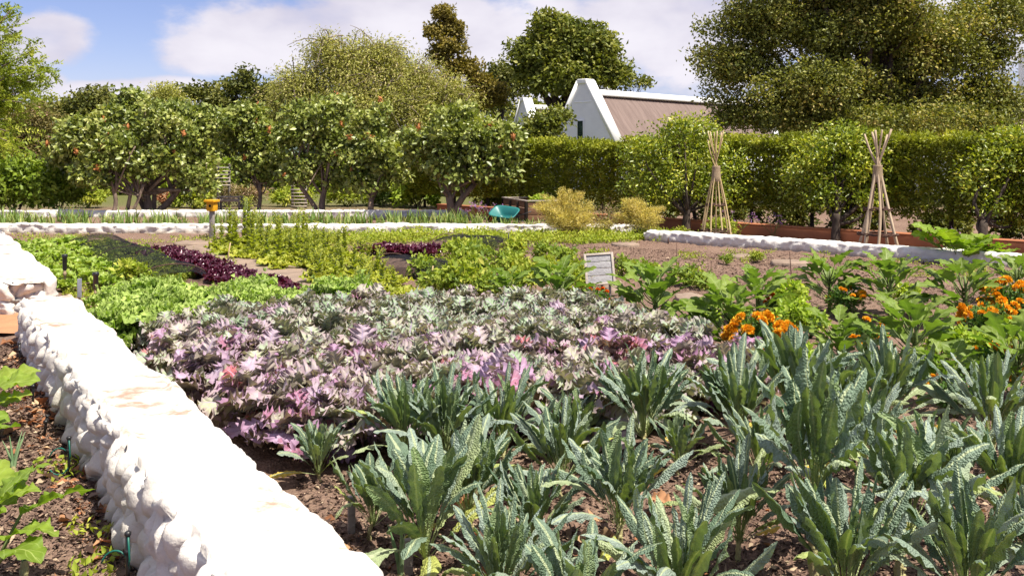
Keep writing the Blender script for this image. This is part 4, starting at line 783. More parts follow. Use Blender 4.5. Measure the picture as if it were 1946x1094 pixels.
# ------------------------------------------------------------------ birdhouse
def birdhouse():
    b = G(403, 452); Y = b[1]; s = Y/F; t = thing('birdhouse', 'yellow birdhouse with round hole on a grey wooden post', 'birdhouse', b, R(-14))
    zt = CH-(401-HV)*s; zr = CH-(380-HV)*s; g = Geo(); box(g, (0, 0, zt/2-0.02), (0.09, 0.08, zt+0.04), 0, 0.008); g.build('post', M['grey_wood'], t, smooth=False)
    hh = zr-zt; g = Geo(); box(g, (0, 0, zt+hh*0.42), (0.17, 0.16, hh*0.84), 0, 0.006); o = g.build('box', M['yellow_paint'], t, smooth=False)
    g = Geo(); tube(g, [(0.0, -0.076, zt+hh*0.48), (0.0, -0.0835, zt+hh*0.48)], 0.030, 16); g.build('hole', M['dark_hole'], o)
    g = Geo(); box(g, (0, -0.01, zt+hh*0.92), (0.235, 0.24, 0.05), 0, 0.006); g.build('roof', M['yellow_paint'], t, smooth=False)
birdhouse()
# ------------------------------------------------------------------ slat trellises and bench beyond the back wall
def trellis(u, v0, v1, Y, wpx, n, label):
    s = Y/F; t = thing('trellis', label, 'trellis', (P(u, 300, Y)[0], Y, 0)); w = wpx*s; z0 = CH-(v0-HV)*s; z1 = CH-(v1-HV)*s
    for k in (-1, 1):
        g = Geo(); box(g, (k*w*0.42, 0.03, z1/2), (0.07, 0.05, z1+0.02)); g.build('post', M['grey_wood'], t, smooth=False)
    g = Geo()
    for k in range(n): box(g, (0.03*math.sin(k*2.1), -0.005, z0+(z1-z0)*k/(n-1)), (w, 0.025, 0.04))
    g.build('slats', M['pale_wood'], t, smooth=False)
trellis(424, 352, 312, 29.5, 26, 7, 'slatted grey timber trellis half hidden behind the narrow small tree')
trellis(568, 392, 348, 29.0, 30, 8, 'slatted timber trellis glimpsed left of the tree with the leaning limb')
def bench():
    Y = 27.6; s = Y/F; t = thing('bench', 'low slatted wooden bench beyond the back wall beside the birdhouse', 'bench', (P(437, 300, Y)[0], Y, 0)); w = 46*s
    g = Geo()
    for k in range(4): box(g, (0, -0.16+k*0.11, 0.43), (w, 0.085, 0.035))
    g.build('seat', M['pale_wood'], t, smooth=False)
    g = Geo(); box(g, (0, -0.2, 0.34), (w, 0.03, 0.09)); g.build('apron', M['pale_wood'], t, smooth=False)
    for kx in (-1, 1):
        for ky in (-0.16, 0.16):
            g = Geo(); box(g, (kx*w*0.45, ky, 0.2), (0.06, 0.06, 0.43)); g.build('leg', M['grey_wood'], t, smooth=False)
bench()
# ------------------------------------------------------------------ information board
def sign():
    b = G(1142, 573); Y = b[1]; s = Y/F; t = thing('information_board', 'weathered grey board in a pale frame tilted back among the large leaved plants', 'sign', b, R(-4))
    w, hh = 0.36, 0.40; tilt = R(-24); z0 = 0.20
    def place(o): o.location = (0, 0, z0); o.rotation_euler = (tilt, R(-4.5), 0)
    g = Geo()
    for k, (a, c) in enumerate(((0.0, 0.088), (0.093, 0.178), (0.183, 0.262), (0.267, 0.345))): box(g, (0, 0.0, 0.028+(a+c)/2), (w-0.05, 0.014, c-a), 0, 0.003)
    place(g.build('board', M['sign_wood'], t, smooth=False))
    g = Geo()
    for x in (-1, 1): box(g, (x*(w/2-0.014), -0.006, hh/2), (0.028, 0.034, hh), 0, 0.004)
    for z in (0.014, hh-0.014): box(g, (0, -0.006, z), (w-0.058, 0.032, 0.028), 0, 0.004)
    place(g.build('frame', M['pale_wood'], t, smooth=False))
    for x in (-0.11, 0.11):
        g = Geo(); tube(g, [(x, 0.03, -0.05), (x, 0.045, 0.30)], 0.016, 8); g.build('leg', M['grey_wood'], t)
sign()
# ------------------------------------------------------------------ irrigation, labels, stakes
def sprinkler(u, v, tv, label):
    b = G(u, v); s = b[1]/F; hh = (v-tv)*s; t = thing('sprinkler', label, 'sprinkler', b)
    g = Geo(); lathe(g, [(0.016, -0.05), (0.016, hh*0.42), (0.022, hh*0.43), (0.022, hh*0.5), (0.016, hh*0.52), (0.016, hh*0.58)], n=12); g.build('riser', M['riser'], t)
    g = Geo(); lathe(g, [(0.020, hh*0.57), (0.027, hh*0.60), (0.029, hh*0.9), (0.036, hh*0.915), (0.036, hh*0.985), (0.030, hh), (0.004, hh)], n=16); g.build('head', M['black_plastic'], t)
sprinkler(123, 553, 483, 'black pop up sprinkler head nearer the lettuce row')
sprinkler(182, 592, 517, 'black pop up sprinkler head beside the curly kale')
def plant_label(u, v, tv, wpx, label, tilt=-10):
    b = G(u, v); s = b[1]/F; hh = (v-tv)*s; t = thing('plant_label', label, 'plant label', b, R(8)); w = wpx*s
    g = Geo(); box(g, (0, 0.012, hh*0.45), (0.012, 0.006, hh*0.95)); g.build('stake', M['tin'], t, smooth=False)
    g = Geo(); box(g, (0, 0, hh-w*0.55 if w > 0.1 else hh*0.55), (w, 0.006, w*0.9 if w > 0.1 else hh*0.8), 0, 0.002); o = g.build('plate', M['tin'], t, smooth=False)
plant_label(151, 572, 527, 8, 'narrow zinc plant label between the two sprinkler heads')
plant_label(305, 548, 527, 13, 'square pale zinc plant label behind the curly kale')
def drip(u, v, tv, label, loop=0, lean=0.0):
    b = G(u, v); s = b[1]/F; hh = (v-tv)*s; t = thing('drip_stake', label, 'irrigation stake', b)
    g = Geo(); tube(g, [(0, 0, -0.03), (lean*0.5, 0, hh*0.5), (lean, 0, hh*0.92)], [0.008, 0.009, 0.010], 7); box(g, (lean*0.5, -0.006, hh*0.62), (0.022, 0.01, 0.02)); g.build('stake', M['black_plastic'], t)
    g = Geo(); lathe(g, [(0.009, hh*0.90), (0.014, hh*0.93), (0.014, hh*0.975), (0.007, hh), (0.001, hh)], (lean, 0, 0), 10); g.build('nozzle', M['black_plastic'], t)
    if loop:
        a = np.linspace(0.3, 5.6, 20); g = Geo(); tube(g, np.stack([-0.055-0.06*np.cos(a), 0.01*np.sin(a), 0.07+0.065*np.sin(a)*1.1], 1), 0.004, 6); tube(g, [(0.006, -0.01, hh*0.9), (0.012, -0.012, hh*0.5), (0.0, 0, 0.07)], 0.004, 6); g.build('tubing', M['green_hose'], t)
    return t
drip(131, 900, 828, 'drip stake with a looped green tube on the bare soil', 2)
drip(243, 1112, 1008, 'drip stake closest to the viewer, hard against the wall foot', 2)
drip(63, 768, 712, 'upright black drip stake beside the white wall, just past the large leaves', 0)
drip(84, 822, 788, 'short hooked black drip stake leaning over leaf litter', 0, 0.02)
drip(37, 690, 650, 'farthest black drip stake near the earth path', 0)
def stake(u, v, tv, r, mat, label, lean=0.02):
    b = G(u, v); s = b[1]/F; hh = (v-tv)*s; g = Geo(); tube(g, [(b[0], b[1], -0.03), (b[0]+lean*0.4, b[1], hh*0.5), (b[0]+lean, b[1], hh)], [r, r*0.95, r*0.8], 7)
    tag(g.build('garden_stake', M[mat], None), label, 'stake')
stake(432, 502, 461, 0.012, 'bamboo', 'pale split cane stake in the red lettuce row', 0.05)
stake(820, 540, 505, 0.011, 'bamboo', 'pale cane stake just behind the purple kale')
stake(1045, 492, 468, 0.010, 'bamboo', 'pale cane stake before the bare soil plot')
stake(965, 470, 441, 0.012, 'black_plastic', 'thin dark stake at the end of the far red lettuce')
stake(1270, 462, 452, 0.014, 'twig', 'short dark peg at the corner of the bare plot', 0)
stake(1505, 556, 478, 0.007, 'twig', 'thin bent twig standing in the bare plot', -0.03)
stake(1350, 545, 495, 0.005, 'twig', 'hair thin wire upright in the middle of the bare plot', 0.01)
stake(1285, 520, 460, 0.005, 'twig', 'hair thin wire upright left in the bare plot', 0.01)
stake(330, 470, 451, 0.010, 'bamboo', 'thin cane poking from the far end of the black net', 0.05)
g = Geo(); b = G(668, 1010); box(g, (b[0], b[1], 0.07), (0.035, 0.03, 0.2), 0.3, 0.004); tag(g.build('garden_stake', M['grey_wood'], None, smooth=False), 'stubby square wooden peg behind the onion leaves near the wall', 'stake')
g = Geo(); b = G(775, 1090); box(g, (b[0], b[1], 0.06), (0.04, 0.03, 0.18), 0.5, 0.004); tag(g.build('garden_stake', M['grey_wood'], None, smooth=False), 'dark square wooden peg right of the onion leaves', 'stake')
# stepping slabs
def slab(u, v, wpx, dpx, seed, label, group=None):
    b = G(u, v); s = b[1]/F; rng = np.random.default_rng(seed); n = 20; a = np.arange(n)/n*2*np.pi
    rx = wpx*s/2; ry = dpx*b[1]*b[1]/(CH*F)/2
    r = 1+0.10*rng.normal(size=n); sq = (np.abs(np.cos(a))**3+np.abs(np.sin(a))**3)**(-1/3); c = np.cos(a)*sq*r*rx; d = np.sin(a)*sq*r*ry
    g = Geo(); V = np.concatenate([np.stack([c*1.01, d*1.01, np.full(n, -0.03)], 1), np.stack([c*1.01, d*1.01, np.full(n, 0.03)], 1), np.stack([c*0.96, d*0.96, 0.04+0.004*rng.normal(size=n)], 1), np.stack([c*0.5, d*0.5, 0.043+0.003*rng.normal(size=n)], 1), np.array([[0, 0, 0.042]])])
    i = np.arange(n); q = np.concatenate([np.stack([k*n+i, k*n+(i+1) % n, (k+1)*n+(i+1) % n, (k+1)*n+i], 1) for k in range(3)]); t = [(3*n+x, 3*n+(x+1) % n, 4*n) for x in range(n)]
    g.add(V, q=q, t=t); o = g.build('stepping_stone', M['slab'], None); o.location = b; o.rotation_euler = (0, 0, rng.normal()*0.08); tag(o, label, 'paving slab', group)
for k, f in enumerate(np.linspace(0, 1, 10)):
    slab(372+ (600-372)*f**1.15, 464+(541-464)*f, 78+70*f, 6.5+13*f, 600+k, 'flat grey brown stepping stone in the row between red lettuce and bolting lettuce', 'stepping stones beside the red lettuce')
for k, (u, v, w, d, lb) in enumerate([(1412, 489, 46, 6, 'thin grey slab lying on the bare plot behind the eggplants'), (1500, 501, 66, 8, 'largest grey slab lying on the bare plot'), (1190, 466, 50, 5, 'flat stone at the far edge of the bare plot'), (1540, 511, 40, 5, 'small slab fragment on the bare plot beside the largest slab'), (1320, 574, 60, 26, 'pinkish stone between two eggplants'), (1165, 545, 40, 22, 'rounded pinkish stone beside the information board')]): slab(u, v, w, d, 630+k, lb)

#@@CROPS
# ------------------------------------------------------------------ modelled leaves
def leaf(rng, L, wl, wr, ph0, ph1, nt=18, ns=8, roll=0.0, fold=0.0, ruf=0.0, rf=5.0, rp=2.0, bull=0.0, bs=60.0, fwd=0.0, bend=1.5, twist=0.0, r=None, side=0.0):
    """grid leaf growing from the origin in the +y/+z plane; angles from vertical; wl/wr(t): half widths"""
    t = np.linspace(0, 1, nt+1); s = np.linspace(-1, 1, ns+1); ph = ph0 + (ph1-ph0)*t**bend
    dy = np.sin(ph)*L/nt; dz = np.cos(ph)*L/nt
    py = np.concatenate([[0], np.cumsum(dy[:-1])]); pz = np.concatenate([[0], np.cumsum(dz[:-1])])
    Lw = wl(t); Rw = wr(t); S, T = np.meshgrid(s, t)
    W = np.where(S < 0, Lw[:, None], Rw[:, None]); x = S*W; ax = np.abs(x)
    Wm = max(Lw.max(), Rw.max()); sd_ = rng.random()*100
    off = fold*ax - roll*ax*ax/Wm
    if ruf:
        o1 = np.where(S < 0, sd_, sd_+3.7)
        off = off + ruf*np.abs(S)**rp*np.clip(W/Wm*1.5, 0, 1)*(np.sin(2*np.pi*rf*T+o1) + 0.6*np.sin(2*np.pi*rf*2.37*T+o1*2.1))
        x = x*(1 - 0.10*np.abs(np.sin(2*np.pi*rf*T+o1*1.3))*np.abs(S))
    if bull: off = off + bull*(vn(x*bs+sd_, T*L*bs, 3)-0.5)*np.clip(W/Wm*1.6, 0, 1)
    tw = twist*T; xo = x*np.cos(tw) - off*np.sin(tw); of = x*np.sin(tw) + off*np.cos(tw)
    f = fwd*ax; Ph = ph[:, None]
    Y = py[:, None] - np.cos(Ph)*of + np.sin(Ph)*f; Z = pz[:, None] + np.sin(Ph)*of + np.cos(Ph)*f
    X = xo + side*L*T*T
    V = np.stack([X, Y, Z], -1).reshape(-1, 3); k = ns+1
    ii = (np.arange(nt)[:, None]*k + np.arange(ns)[None, :]).ravel(); q = np.stack([ii, ii+1, ii+k+1, ii+k], 1)
    A = np.stack([np.abs(S), T, np.full(S.shape, rng.random() if r is None else r)], -1).reshape(-1, 3)
    return V, q, A
def rot(V, az_, at=(0, 0, 0)):
    c, s = math.cos(az_), math.sin(az_); W = V.copy(); W[:, 0] = V[:, 0]*c - V[:, 1]*s; W[:, 1] = V[:, 0]*s + V[:, 1]*c; return W + np.array(at)
def hump(t, a, pk, end=0.0):
    """0 at a, 1 at pk, falling to end at 1"""
    u = np.clip((t-a)/(pk-a), 0, 1); d = np.clip((t-pk)/(1-pk), 0, 1); return np.sin(u*np.pi/2)**1.2*(np.cos(d*np.pi/2)**0.7*(1-end)+end)
GA = 2.39996
class Kind:
    """variants of one plant: each a list of (part name, mesh)"""
    def __init__(self, name, cat): self.name = name; self.cat = cat; self.v = []
    def put(self, i, loc, rz, sc, label, group=None, tiltv=0.0):
        t = thing(self.name, label, self.cat, loc, rz, group); t.scale = sc if isinstance(sc, tuple) else (sc,)*3
        if tiltv: t.rotation_euler = (tiltv*math.cos(rz), tiltv*math.sin(rz), rz)
        for nm, me in self.v[i % len(self.v)]:
            o = bpy.data.objects.new(nm, me); C.objects.link(o); o.parent = t
        return t
# Tuscan kale: upright straps, unit height about 1
TK = Kind('kale_plant', 'kale')
def tuscan_variant(seed, stem, n, flat=False):
    rng = np.random.default_rng(seed); g = Geo(); st = Geo(); ang = rng.random()*6
    lean = rng.normal(size=2)*0.03; top = np.array([lean[0], lean[1], stem])
    pts = curve((0, 0, -0.06), top, (rng.normal()*0.02, rng.normal()*0.02, 0), 9)
    tube(st, pts, 0.030*(1+0.14*np.array([(-1)**k for k in range(9)]))*np.linspace(1, 0.8, 9), 9)
    for k in range(int(stem*26)):                       # old leaf scars
        z = rng.random()*stem; a = rng.random()*6.28; p = pts[min(8, int(z/stem*8))]; d = np.array([math.cos(a), math.sin(a), 0.5])
        tube(st, [p, p+d*0.030, p+d*0.048], [0.014, 0.012, 0.008], 5)
    Lm = 1.0-stem
    for k in range(n):
        f = k/(n-1); a = ang + k*GA + rng.normal()*0.2      # f=0 outermost, 1 innermost
        L = (Lm*(1.12-0.20*f) + 0.09*rng.normal())*1.06; W = (0.050 if not flat else 0.078)*(1.0-0.25*f)*(0.85+0.3*rng.random())
        p0 = R(31-26*f + rng.normal()*7); p1 = R((72-50*f) + rng.normal()*28); r = np.clip(0.78*rng.random()+0.0, 0, 0.8)
        if f < 0.12: p0 = R(50+rng.normal()*12); p1 = R(118+rng.normal()*24); r = 0.70+0.18*rng.random()
        if k == 0 and rng.random() < 0.7: r = 0.985; p0 = R(80); p1 = R(112); L *= 0.75
        e = rng.normal(size=4)*0.06; wob = rng.random()*9
        def wf(t, W=W, e=e, wob=wob): return W*(np.maximum(0.085*np.clip(1-t*0.4, 0, 1), hump(t, 0.25, 0.70)**np.where(t > 0.68, 0.62, 1.0)*(1+0.10*np.sin(t*21+wob)+0.06*np.sin(t*47+wob*2)))) + 0.0015
        V, q, A = leaf(rng, L, wf, wf, p0, p1, nt=30, ns=10, roll=(0.9 if not flat else 0.3)*(0.6+0.7*rng.random()), ruf=0.010, rf=6.5, bull=0.016, bs=42, bend=1.4+1.2*rng.random(), twist=rng.normal()*0.5, r=r, side=rng.normal()*0.10)
        zz = top - np.array([0, 0, 0.10*(1-f)*min(1, stem*3)]) + np.array([math.cos(a+np.pi/2), math.sin(a+np.pi/2), 0])*0.022
        g.add(rot(V, a, zz), q=q, lf=A)
    TK.v.append([('stem', st.mesh('stem', M['stalk'])), ('foliage', g.mesh('foliage', M['tuscan']))])
for k, (stem, n, fl) in enumerate([(0.22, 46, False), (0.28, 48, False), (0.16, 42, False), (0.48, 40, False), (0.22, 34, True), (0.26, 52, False), (0.20, 46, False), (0.36, 44, False), (0.18, 26, True)]): tuscan_variant(700+k, stem, n, fl)
tus = [  # base u, base v, top v, variant, label
 (612, 912, 812, 8, 'small open Tuscan kale rosette against the purple kale, nearest the white wall'),
 (765, 888, 732, 0, 'bushy Tuscan kale at the back row, first beyond the small rosette'),
 (845, 894, 738, 6, 'Tuscan kale with leaves swept to one side behind the broad leaved one'),
 (962, 880, 730, 2, 'compact narrow Tuscan kale standing before the pale purple kale'),
 (1085, 868, 752, 8, 'short Tuscan kale half hidden in the back row below a lilac kale leaf'),
 (1222, 868, 692, 1, 'tall leafy Tuscan kale at the back row beside the dark hollow'),
 (1400, 862, 692, 5, 'Tuscan kale with long arching side leaves next to the orange marigold clump'),
 (1512, 830, 648, 0, 'tall Tuscan kale right behind the stalky one, below the eggplants'),
 (1690, 838, 664, 5, 'Tuscan kale with drooping curled leaf tips, in front of the broad eggplant'),
 (1888, 872, 700, 6, 'Tuscan kale between the marigolds near the picture edge, back row'),
 (705, 1022, 893, 4, 'ragged Tuscan kale with flopped lower leaves over the wall edge'),
 (812, 1096, 866, 4, 'broad leaved Tuscan kale behind the onion leaves, smooth pale ribs'),
 (888, 1022, 832, 1, 'Tuscan kale with an orange dying leaf at its foot'),
 (1072, 945, 785, 2, 'blue grey Tuscan kale in the middle row left of the tall leafy one'),
 (1188, 1075, 858, 7, 'Tuscan kale on a bare tan stalk in the middle of the front bed'),
 (1012, 1072, 905, 0, 'Tuscan kale with arched silvery leaves right of the orange dying leaf'),
 (1402, 1062, 888, 5, 'wide Tuscan kale with yellowing outer leaves in the middle row'),
 (1548, 1106, 738, 3, 'stalkiest Tuscan kale, tall knobbly pale stem bare below its crown'),
 (1706, 1098, 828, 7, 'Tuscan kale on a slim bare stem between the stalkiest one and the picture edge'),
 (1938, 1040, 822, 1, 'blue leaved Tuscan kale cut by the picture edge, middle row'),
 (950, 1190, 985, 6, 'Tuscan kale at the bottom edge with big crinkled yellow green leaves'),
 (1305, 1205, 968, 2, 'blue grey upright Tuscan kale at the bottom edge, middle of the bed'),
 (1606, 1200, 942, 0, 'Tuscan kale at the bottom edge under the stalkiest plant'),
 (1850, 1215, 955, 5, 'wide spreading Tuscan kale at the bottom edge near the corner'),
 (1118, 1260, 1040, 8, 'low Tuscan kale showing only its leaf tips at the bottom edge'),
 (1442, 925, 800, 2, 'smaller Tuscan kale wedged between the wide yellowing one and the back row'),
 (1640, 905, 742, 6, 'Tuscan kale directly behind the stalkiest one, crinkled dark leaves'),
 (1800, 985, 815, 1, 'Tuscan kale with long leaves reaching to the picture edge, middle row'),
 (1290, 900, 800, 8, 'little Tuscan kale rosette beside the dark hollow'),
 (1592, 835, 690, 2, 'Tuscan kale partly hidden behind two taller ones, touching the eggplant leaves'),
 (1960, 1160, 960, 3, 'Tuscan kale mostly outside the frame at the bottom corner'),
]
rng = np.random.default_rng(5)
for u, v, tv, var, lb in tus:
    b = G(u, v); hh = (v-tv)*b[1]/F*1.07
    wk = 0.85 if hh > 0.7 else 1.05
    TK.put(var, b, rng.random()*6.28, (hh*wk, hh*wk, hh), lb, 'Tuscan kale plants in the foreground bed')
# fallen dying leaves
for u, v, z, az_, r, L, lb in [(930, 985, 0.05, 1.9, 0.52, 0.26, 'tan orange dying kale leaf lying by the stem of a blue green kale'), (1345, 868, 0.07, 1.4, 0.995, 0.26, 'yellow dying kale leaf lying across the dark hollow'), (1290, 990, 0.04, 0.6, 0.75, 0.2, 'pale tan dry kale leaf on the soil in the middle of the front bed'), (688, 1052, 0.03, 2.4, 0.85, 0.2, 'crumpled tan dry leaf on the soil beside the square wooden peg')]:
    rng = np.random.default_rng(int(u)); w_ = lambda t: 0.045*np.maximum(hump(t, 0.2, 0.65), 0.07)
    V, q, A = leaf(rng, L, w_, w_, R(74), R(104), nt=24, ns=8, fold=0.5, ruf=0.012, rf=5, bull=0.014, bs=40, r=r, twist=0.5)
    b = G(u, v); g = Geo(); g.add(rot(V, az_, (b[0], b[1], z)), q=q, lf=A); tag(g.build('fallen_leaf', M['tuscan'] if r > 0.9 else M['dry_leaf']), lb, 'leaf')
# Russian kale
RK = Kind('kale_plant', 'kale')
def lobed(t, W, ph, nl, deep, pk=0.62):
    env = hump(t, 0.24, pk, 0.10); lob = 0.5+0.5*np.sin(t*nl*6.283+ph); lob2 = 0.5+0.5*np.sin(t*nl*3.1*6.283+ph*1.7); lob3 = np.abs(((t*nl*5.3+ph) % 1)-0.5)*2
    return W*np.maximum(env*((1-deep)+deep*(0.50*lob**0.8+0.24*lob2+0.26*lob3)), 0.035) + 0.001
for k in range(9):
    rng = np.random.default_rng(800+k); g = Geo(); st = Geo(); a0 = rng.random()*6; n = 40; zs = 0.17
    tube(st, [(0, 0, -0.05), (0.01, 0, zs)], [0.014, 0.011], 7)
    tone = [0.10, 0.28, 0.55, 0.70, 0.32, 0.60, 0.18, 0.46, 0.76][k]
    for j in range(n):
        f = j/(n-1); a = a0 + j*GA + rng.normal()*0.2; L = (0.31-0.09*f)*(0.75+0.45*rng.random()); W = L*0.42*(0.85+0.3*rng.random())
        p0 = R(62-54*f+rng.normal()*8); p1 = R(112-58*f+rng.normal()*20); r = np.clip(tone + rng.normal()*0.15, 0, 0.84)
        if f < 0.2 and rng.random() < 0.04: r = 0.97
        h1_, h2_ = rng.random()*6, rng.random()*6; nl = 4.6+1.8*rng.random()
        V, q, A = leaf(rng, L, lambda t: lobed(t, W, h1_, nl, 0.62), lambda t: lobed(t, W, h2_, nl, 0.62), p0, p1, nt=56, ns=10, fold=0.12*rng.normal(), ruf=0.026, rf=7.5, rp=1.5, fwd=0.5, bend=1.3, twist=rng.normal()*0.5, r=r, bull=0.01, bs=40, side=rng.normal()*0.08)
        g.add(rot(V, a, (0, 0, zs*(0.3+0.7*f))), q=q, lf=A)
    RK.v.append([('stem', st.mesh('stem', M['purple_stem'])), ('foliage', g.mesh('foliage', M['russian']))])
def inpoly(u, v, poly):
    c = False; j = len(poly)-1
    for i in range(len(poly)):
        (x1, y1), (x2, y2) = poly[i], poly[j]
        if (y1 > v) != (y2 > v) and u < (x2-x1)*(v-y1)/(y2-y1)+x1: c = not c
        j = i
    return c
def fill(poly, step, seed, jit=0.32):
    rng = np.random.default_rng(seed); pts = [G(*p) for p in poly]; xs = [p[0] for p in pts]; ys = [p[1] for p in pts]; pl = [(p[0], p[1]) for p in pts]; out = []
    row = 0
    for y in np.arange(min(ys), max(ys), step*0.9):
        for x in np.arange(min(xs), max(xs), step):
            X = x + (row % 2)*step/2 + rng.normal()*step*jit*0.5; Y = y + rng.normal()*step*jit*0.5
            if inpoly(X, Y, pl): out.append((X, Y, 0.0))
        row += 1
    return out
rk_poly = [(285, 700), (340, 668), (450, 640), (640, 622), (900, 622), (1120, 632), (1200, 660), (1330, 722), (1415, 752), (1400, 800), (1230, 815), (1150, 838), (900, 850), (740, 880), (640, 885), (570, 905), (510, 890), (430, 825), (350, 755)]
rng = np.random.default_rng(6)
def rk_var(u, v):
    """purple at the near left and right front, grey green towards the back"""
    x = (u-250)/1150; y = (v-620)/300
    p = 0.45*y + 0.35*max(0, 0.35-x)*2 + 0.40*max(0, x-0.75)*2 + rng.normal()*0.26 + 0.0
    if y < 0.25: p -= 0.08
    order = [0, 6, 1, 4, 7, 2, 5, 3, 8]; return order[int(np.clip(p*9.5+1.2, 0, 8 if rng.random() < 0.4 else 7))]
nrk = 0
for x, y, z in fill(rk_poly, 0.315, 12):
    u = CX + x*F/y; v = HV + CH*F/y; i = rk_var(u, v)
    grp = ['frilly grey green kale', 'frilly pale green kale', 'frilly mauve kale', 'frilly purple kale', 'frilly pale green kale', 'frilly mauve kale', 'frilly grey green kale', 'frilly pale green kale', 'frilly crimson purple kale'][i]
    RK.put(i, (x, y, z), rng.random()*6.28, (0.90+0.34*rng.random()), grp + ' with jagged leaves in the dense middle bed', grp + ' plants of the middle bed', 0.12*rng.normal()); nrk += 1
# curly kale
CK = Kind('curly_kale', 'kale')
for k in range(6):
    rng = np.random.default_rng(850+k); g = Geo(); st = Geo(); a0 = rng.random()*6; n = 22
    tube(st, [(0, 0, -0.05), (0, 0, 0.16)], [0.016, 0.013], 7)
    for j in range(n):
        f = j/(n-1); a = a0+j*GA+rng.normal()*0.2; L = (0.42-0.20*f)*(0.85+0.3*rng.random()); W = L*0.34
        wf = lambda t: W*np.maximum(hump(t, 0.2, 0.72, 0.55), 0.05)*(1+0.18*np.sin(t*40+a))
        V, q, A = leaf(rng, L, wf, wf, R(50-44*f+rng.normal()*7), R(150-70*f+rng.normal()*15), nt=64, ns=12, fold=0.1, ruf=0.030, rf=9.5, rp=1.5, bend=1.4, r=np.clip(0.3+0.4*f+0.2*rng.normal(), 0, 1), bull=0.03, bs=55, fwd=0.3)
        V = rot(V, a, (0, 0, 0.05+0.11*f)); g.add(V, q=q, lf=A)
        pick = V[(A[:, 1] > 0.35) & (A[:, 0] > 0.25)]; pick = pick[rng.integers(0, len(pick), 46)]; scatter_leaves(g, rng, pick + rng.normal(size=pick.shape)*0.012, np.tile([0, 0, 0.5], (46, 1)), 0.038, 0.036, upb=0.5, rndd=1.4, fold=0.8, rsel=np.clip(0.45+0.45*rng.random(46), 0, 1))
    CK.v.append([('stem', st.mesh('stem', M['green_stem'])), ('foliage', g.mesh('foliage', M['curly']))])
rng = np.random.default_rng(7)
for i, (x, y, z) in enumerate(fill([(222, 690), (205, 625), (250, 603), (460, 600), (640, 600), (700, 612), (640, 622), (450, 640), (335, 672), (272, 704)], 0.41, 13)):
    CK.put(i, (x, y, z), rng.random()*6.28, 0.95+0.35*rng.random(), 'tightly curled light green kale beside the purple and grey kale bed', 'curly green kale plants', 0.1*rng.normal())
# lettuces
def rosette(kind, seed, n, L0, mat, ruf, wid, stemmat='green_stem', bolt=0.0, up=0.0, rf=3.5):
    rng = np.random.default_rng(seed); g = Geo(); st = Geo(); a0 = rng.random()*6
    tube(st, [(0, 0, -0.04), (0, 0, 0.03 if not bolt else bolt*0.3)] + ([(rng.normal()*0.03, rng.normal()*0.03, bolt)] if bolt else []), [0.014, 0.011] + ([0.005] if bolt else []), 7)
    for j in range(n):
        f = j/(n-1); a = a0+j*GA+rng.normal()*0.25; L = L0*(1-0.5*f)*(0.85+0.3*rng.random()); W = L*wid
        wf = lambda t: W*np.maximum(hump(t, 0.02, 0.68, 0.25), 0.12)
        V, q, A = leaf(rng, L, wf, wf, R(64-56*f-up+rng.normal()*8), R(104-62*f-up+rng.normal()*18), nt=14, ns=8, fold=0.25, ruf=ruf*L, rf=rf, rp=1.6, bend=1.3, r=np.clip(0.3+0.4*rng.random()+0.2*f, 0, 1), bull=0.02, bs=40, twist=rng.normal()*0.2)
        g.add(rot(V, a, (0, 0, 0.01)), q=q, lf=A)
    if bolt:
        nb = int(bolt*85)
        for j in range(nb):
            z = bolt*(0.12+0.86*j/nb); a = j*GA+rng.normal()*0.3; f = j/nb; L = 0.14*(1-0.6*f)*(0.7+0.6*rng.random())
            if f > 0.7: L *= 0.8
            wf = lambda t: L*0.24*np.maximum(hump(t, 0.0, 0.5, 0.1), 0.05)
            V, q, A = leaf(rng, L, wf, wf, R(40+rng.normal()*14), R(95+rng.normal()*25), nt=6, ns=4, fold=0.3, r=np.clip(0.3+0.35*rng.random(), 0, 1))
            g.add(rot(V, a, (0, 0, z)), q=q, lf=A)
        for j in range(5):                              # flower branchlets near the tip
            a = rng.random()*6.28; p = np.array([0, 0, bolt*(0.72+0.05*j)]); e = p + np.array([math.cos(a)*0.08, math.sin(a)*0.08, 0.11]); tube(st, curve(p, e, (0, 0, -0.01), 4), [0.004, 0.003, 0.003, 0.002], 4)
            cen = p+(e-p)*rng.random((14, 1)) + rng.normal(size=(14, 3))*0.014; scatter_leaves(g, rng, cen, np.tile([0, 0, 1.0], (14, 1)), 0.03, 0.014, rsel=0.5+0.3*rng.random(14))
    kind.v.append([('stem', st.mesh('stem', M[stemmat])), ('foliage', g.mesh('foliage', M[mat]))])
RL = Kind('lettuce', 'lettuce'); GL = Kind('lettuce', 'lettuce'); BL = Kind('bolting_lettuce', 'lettuce'); HG = Kind('leafy_herb', 'herb')
for k in range(4): rosette(RL, 860+k, 26, 0.21, 'red_lettuce', 0.14, 0.34, 'purple_stem', up=10, rf=3.0)
for k in range(4): rosette(GL, 870+k, 20, 0.27, 'lettuce', 0.10, 0.36, up=6)
for k, b in enumerate((0.35, 0.5, 0.65, 0.8, 0.0, 0.42)): rosette(BL, 880+k, 20, 0.25, 'bolt', 0.10, 0.32, bolt=b)
rng = np.random.default_rng(8)
def row(a, b, n, across, cnt):
    a = G(*a); b = G(*b); d = (b-a)[:2]; L = np.linalg.norm(d); d /= L; nr_ = np.array([-d[1], d[0]])
    for k in range(n):
        for c in range(cnt):
            p = a[:2] + d*L*(k+0.5*(c % 2)+0.15*rng.normal())/n + nr_*((c-(cnt-1)/2)*across + 0.03*rng.normal()); yield p
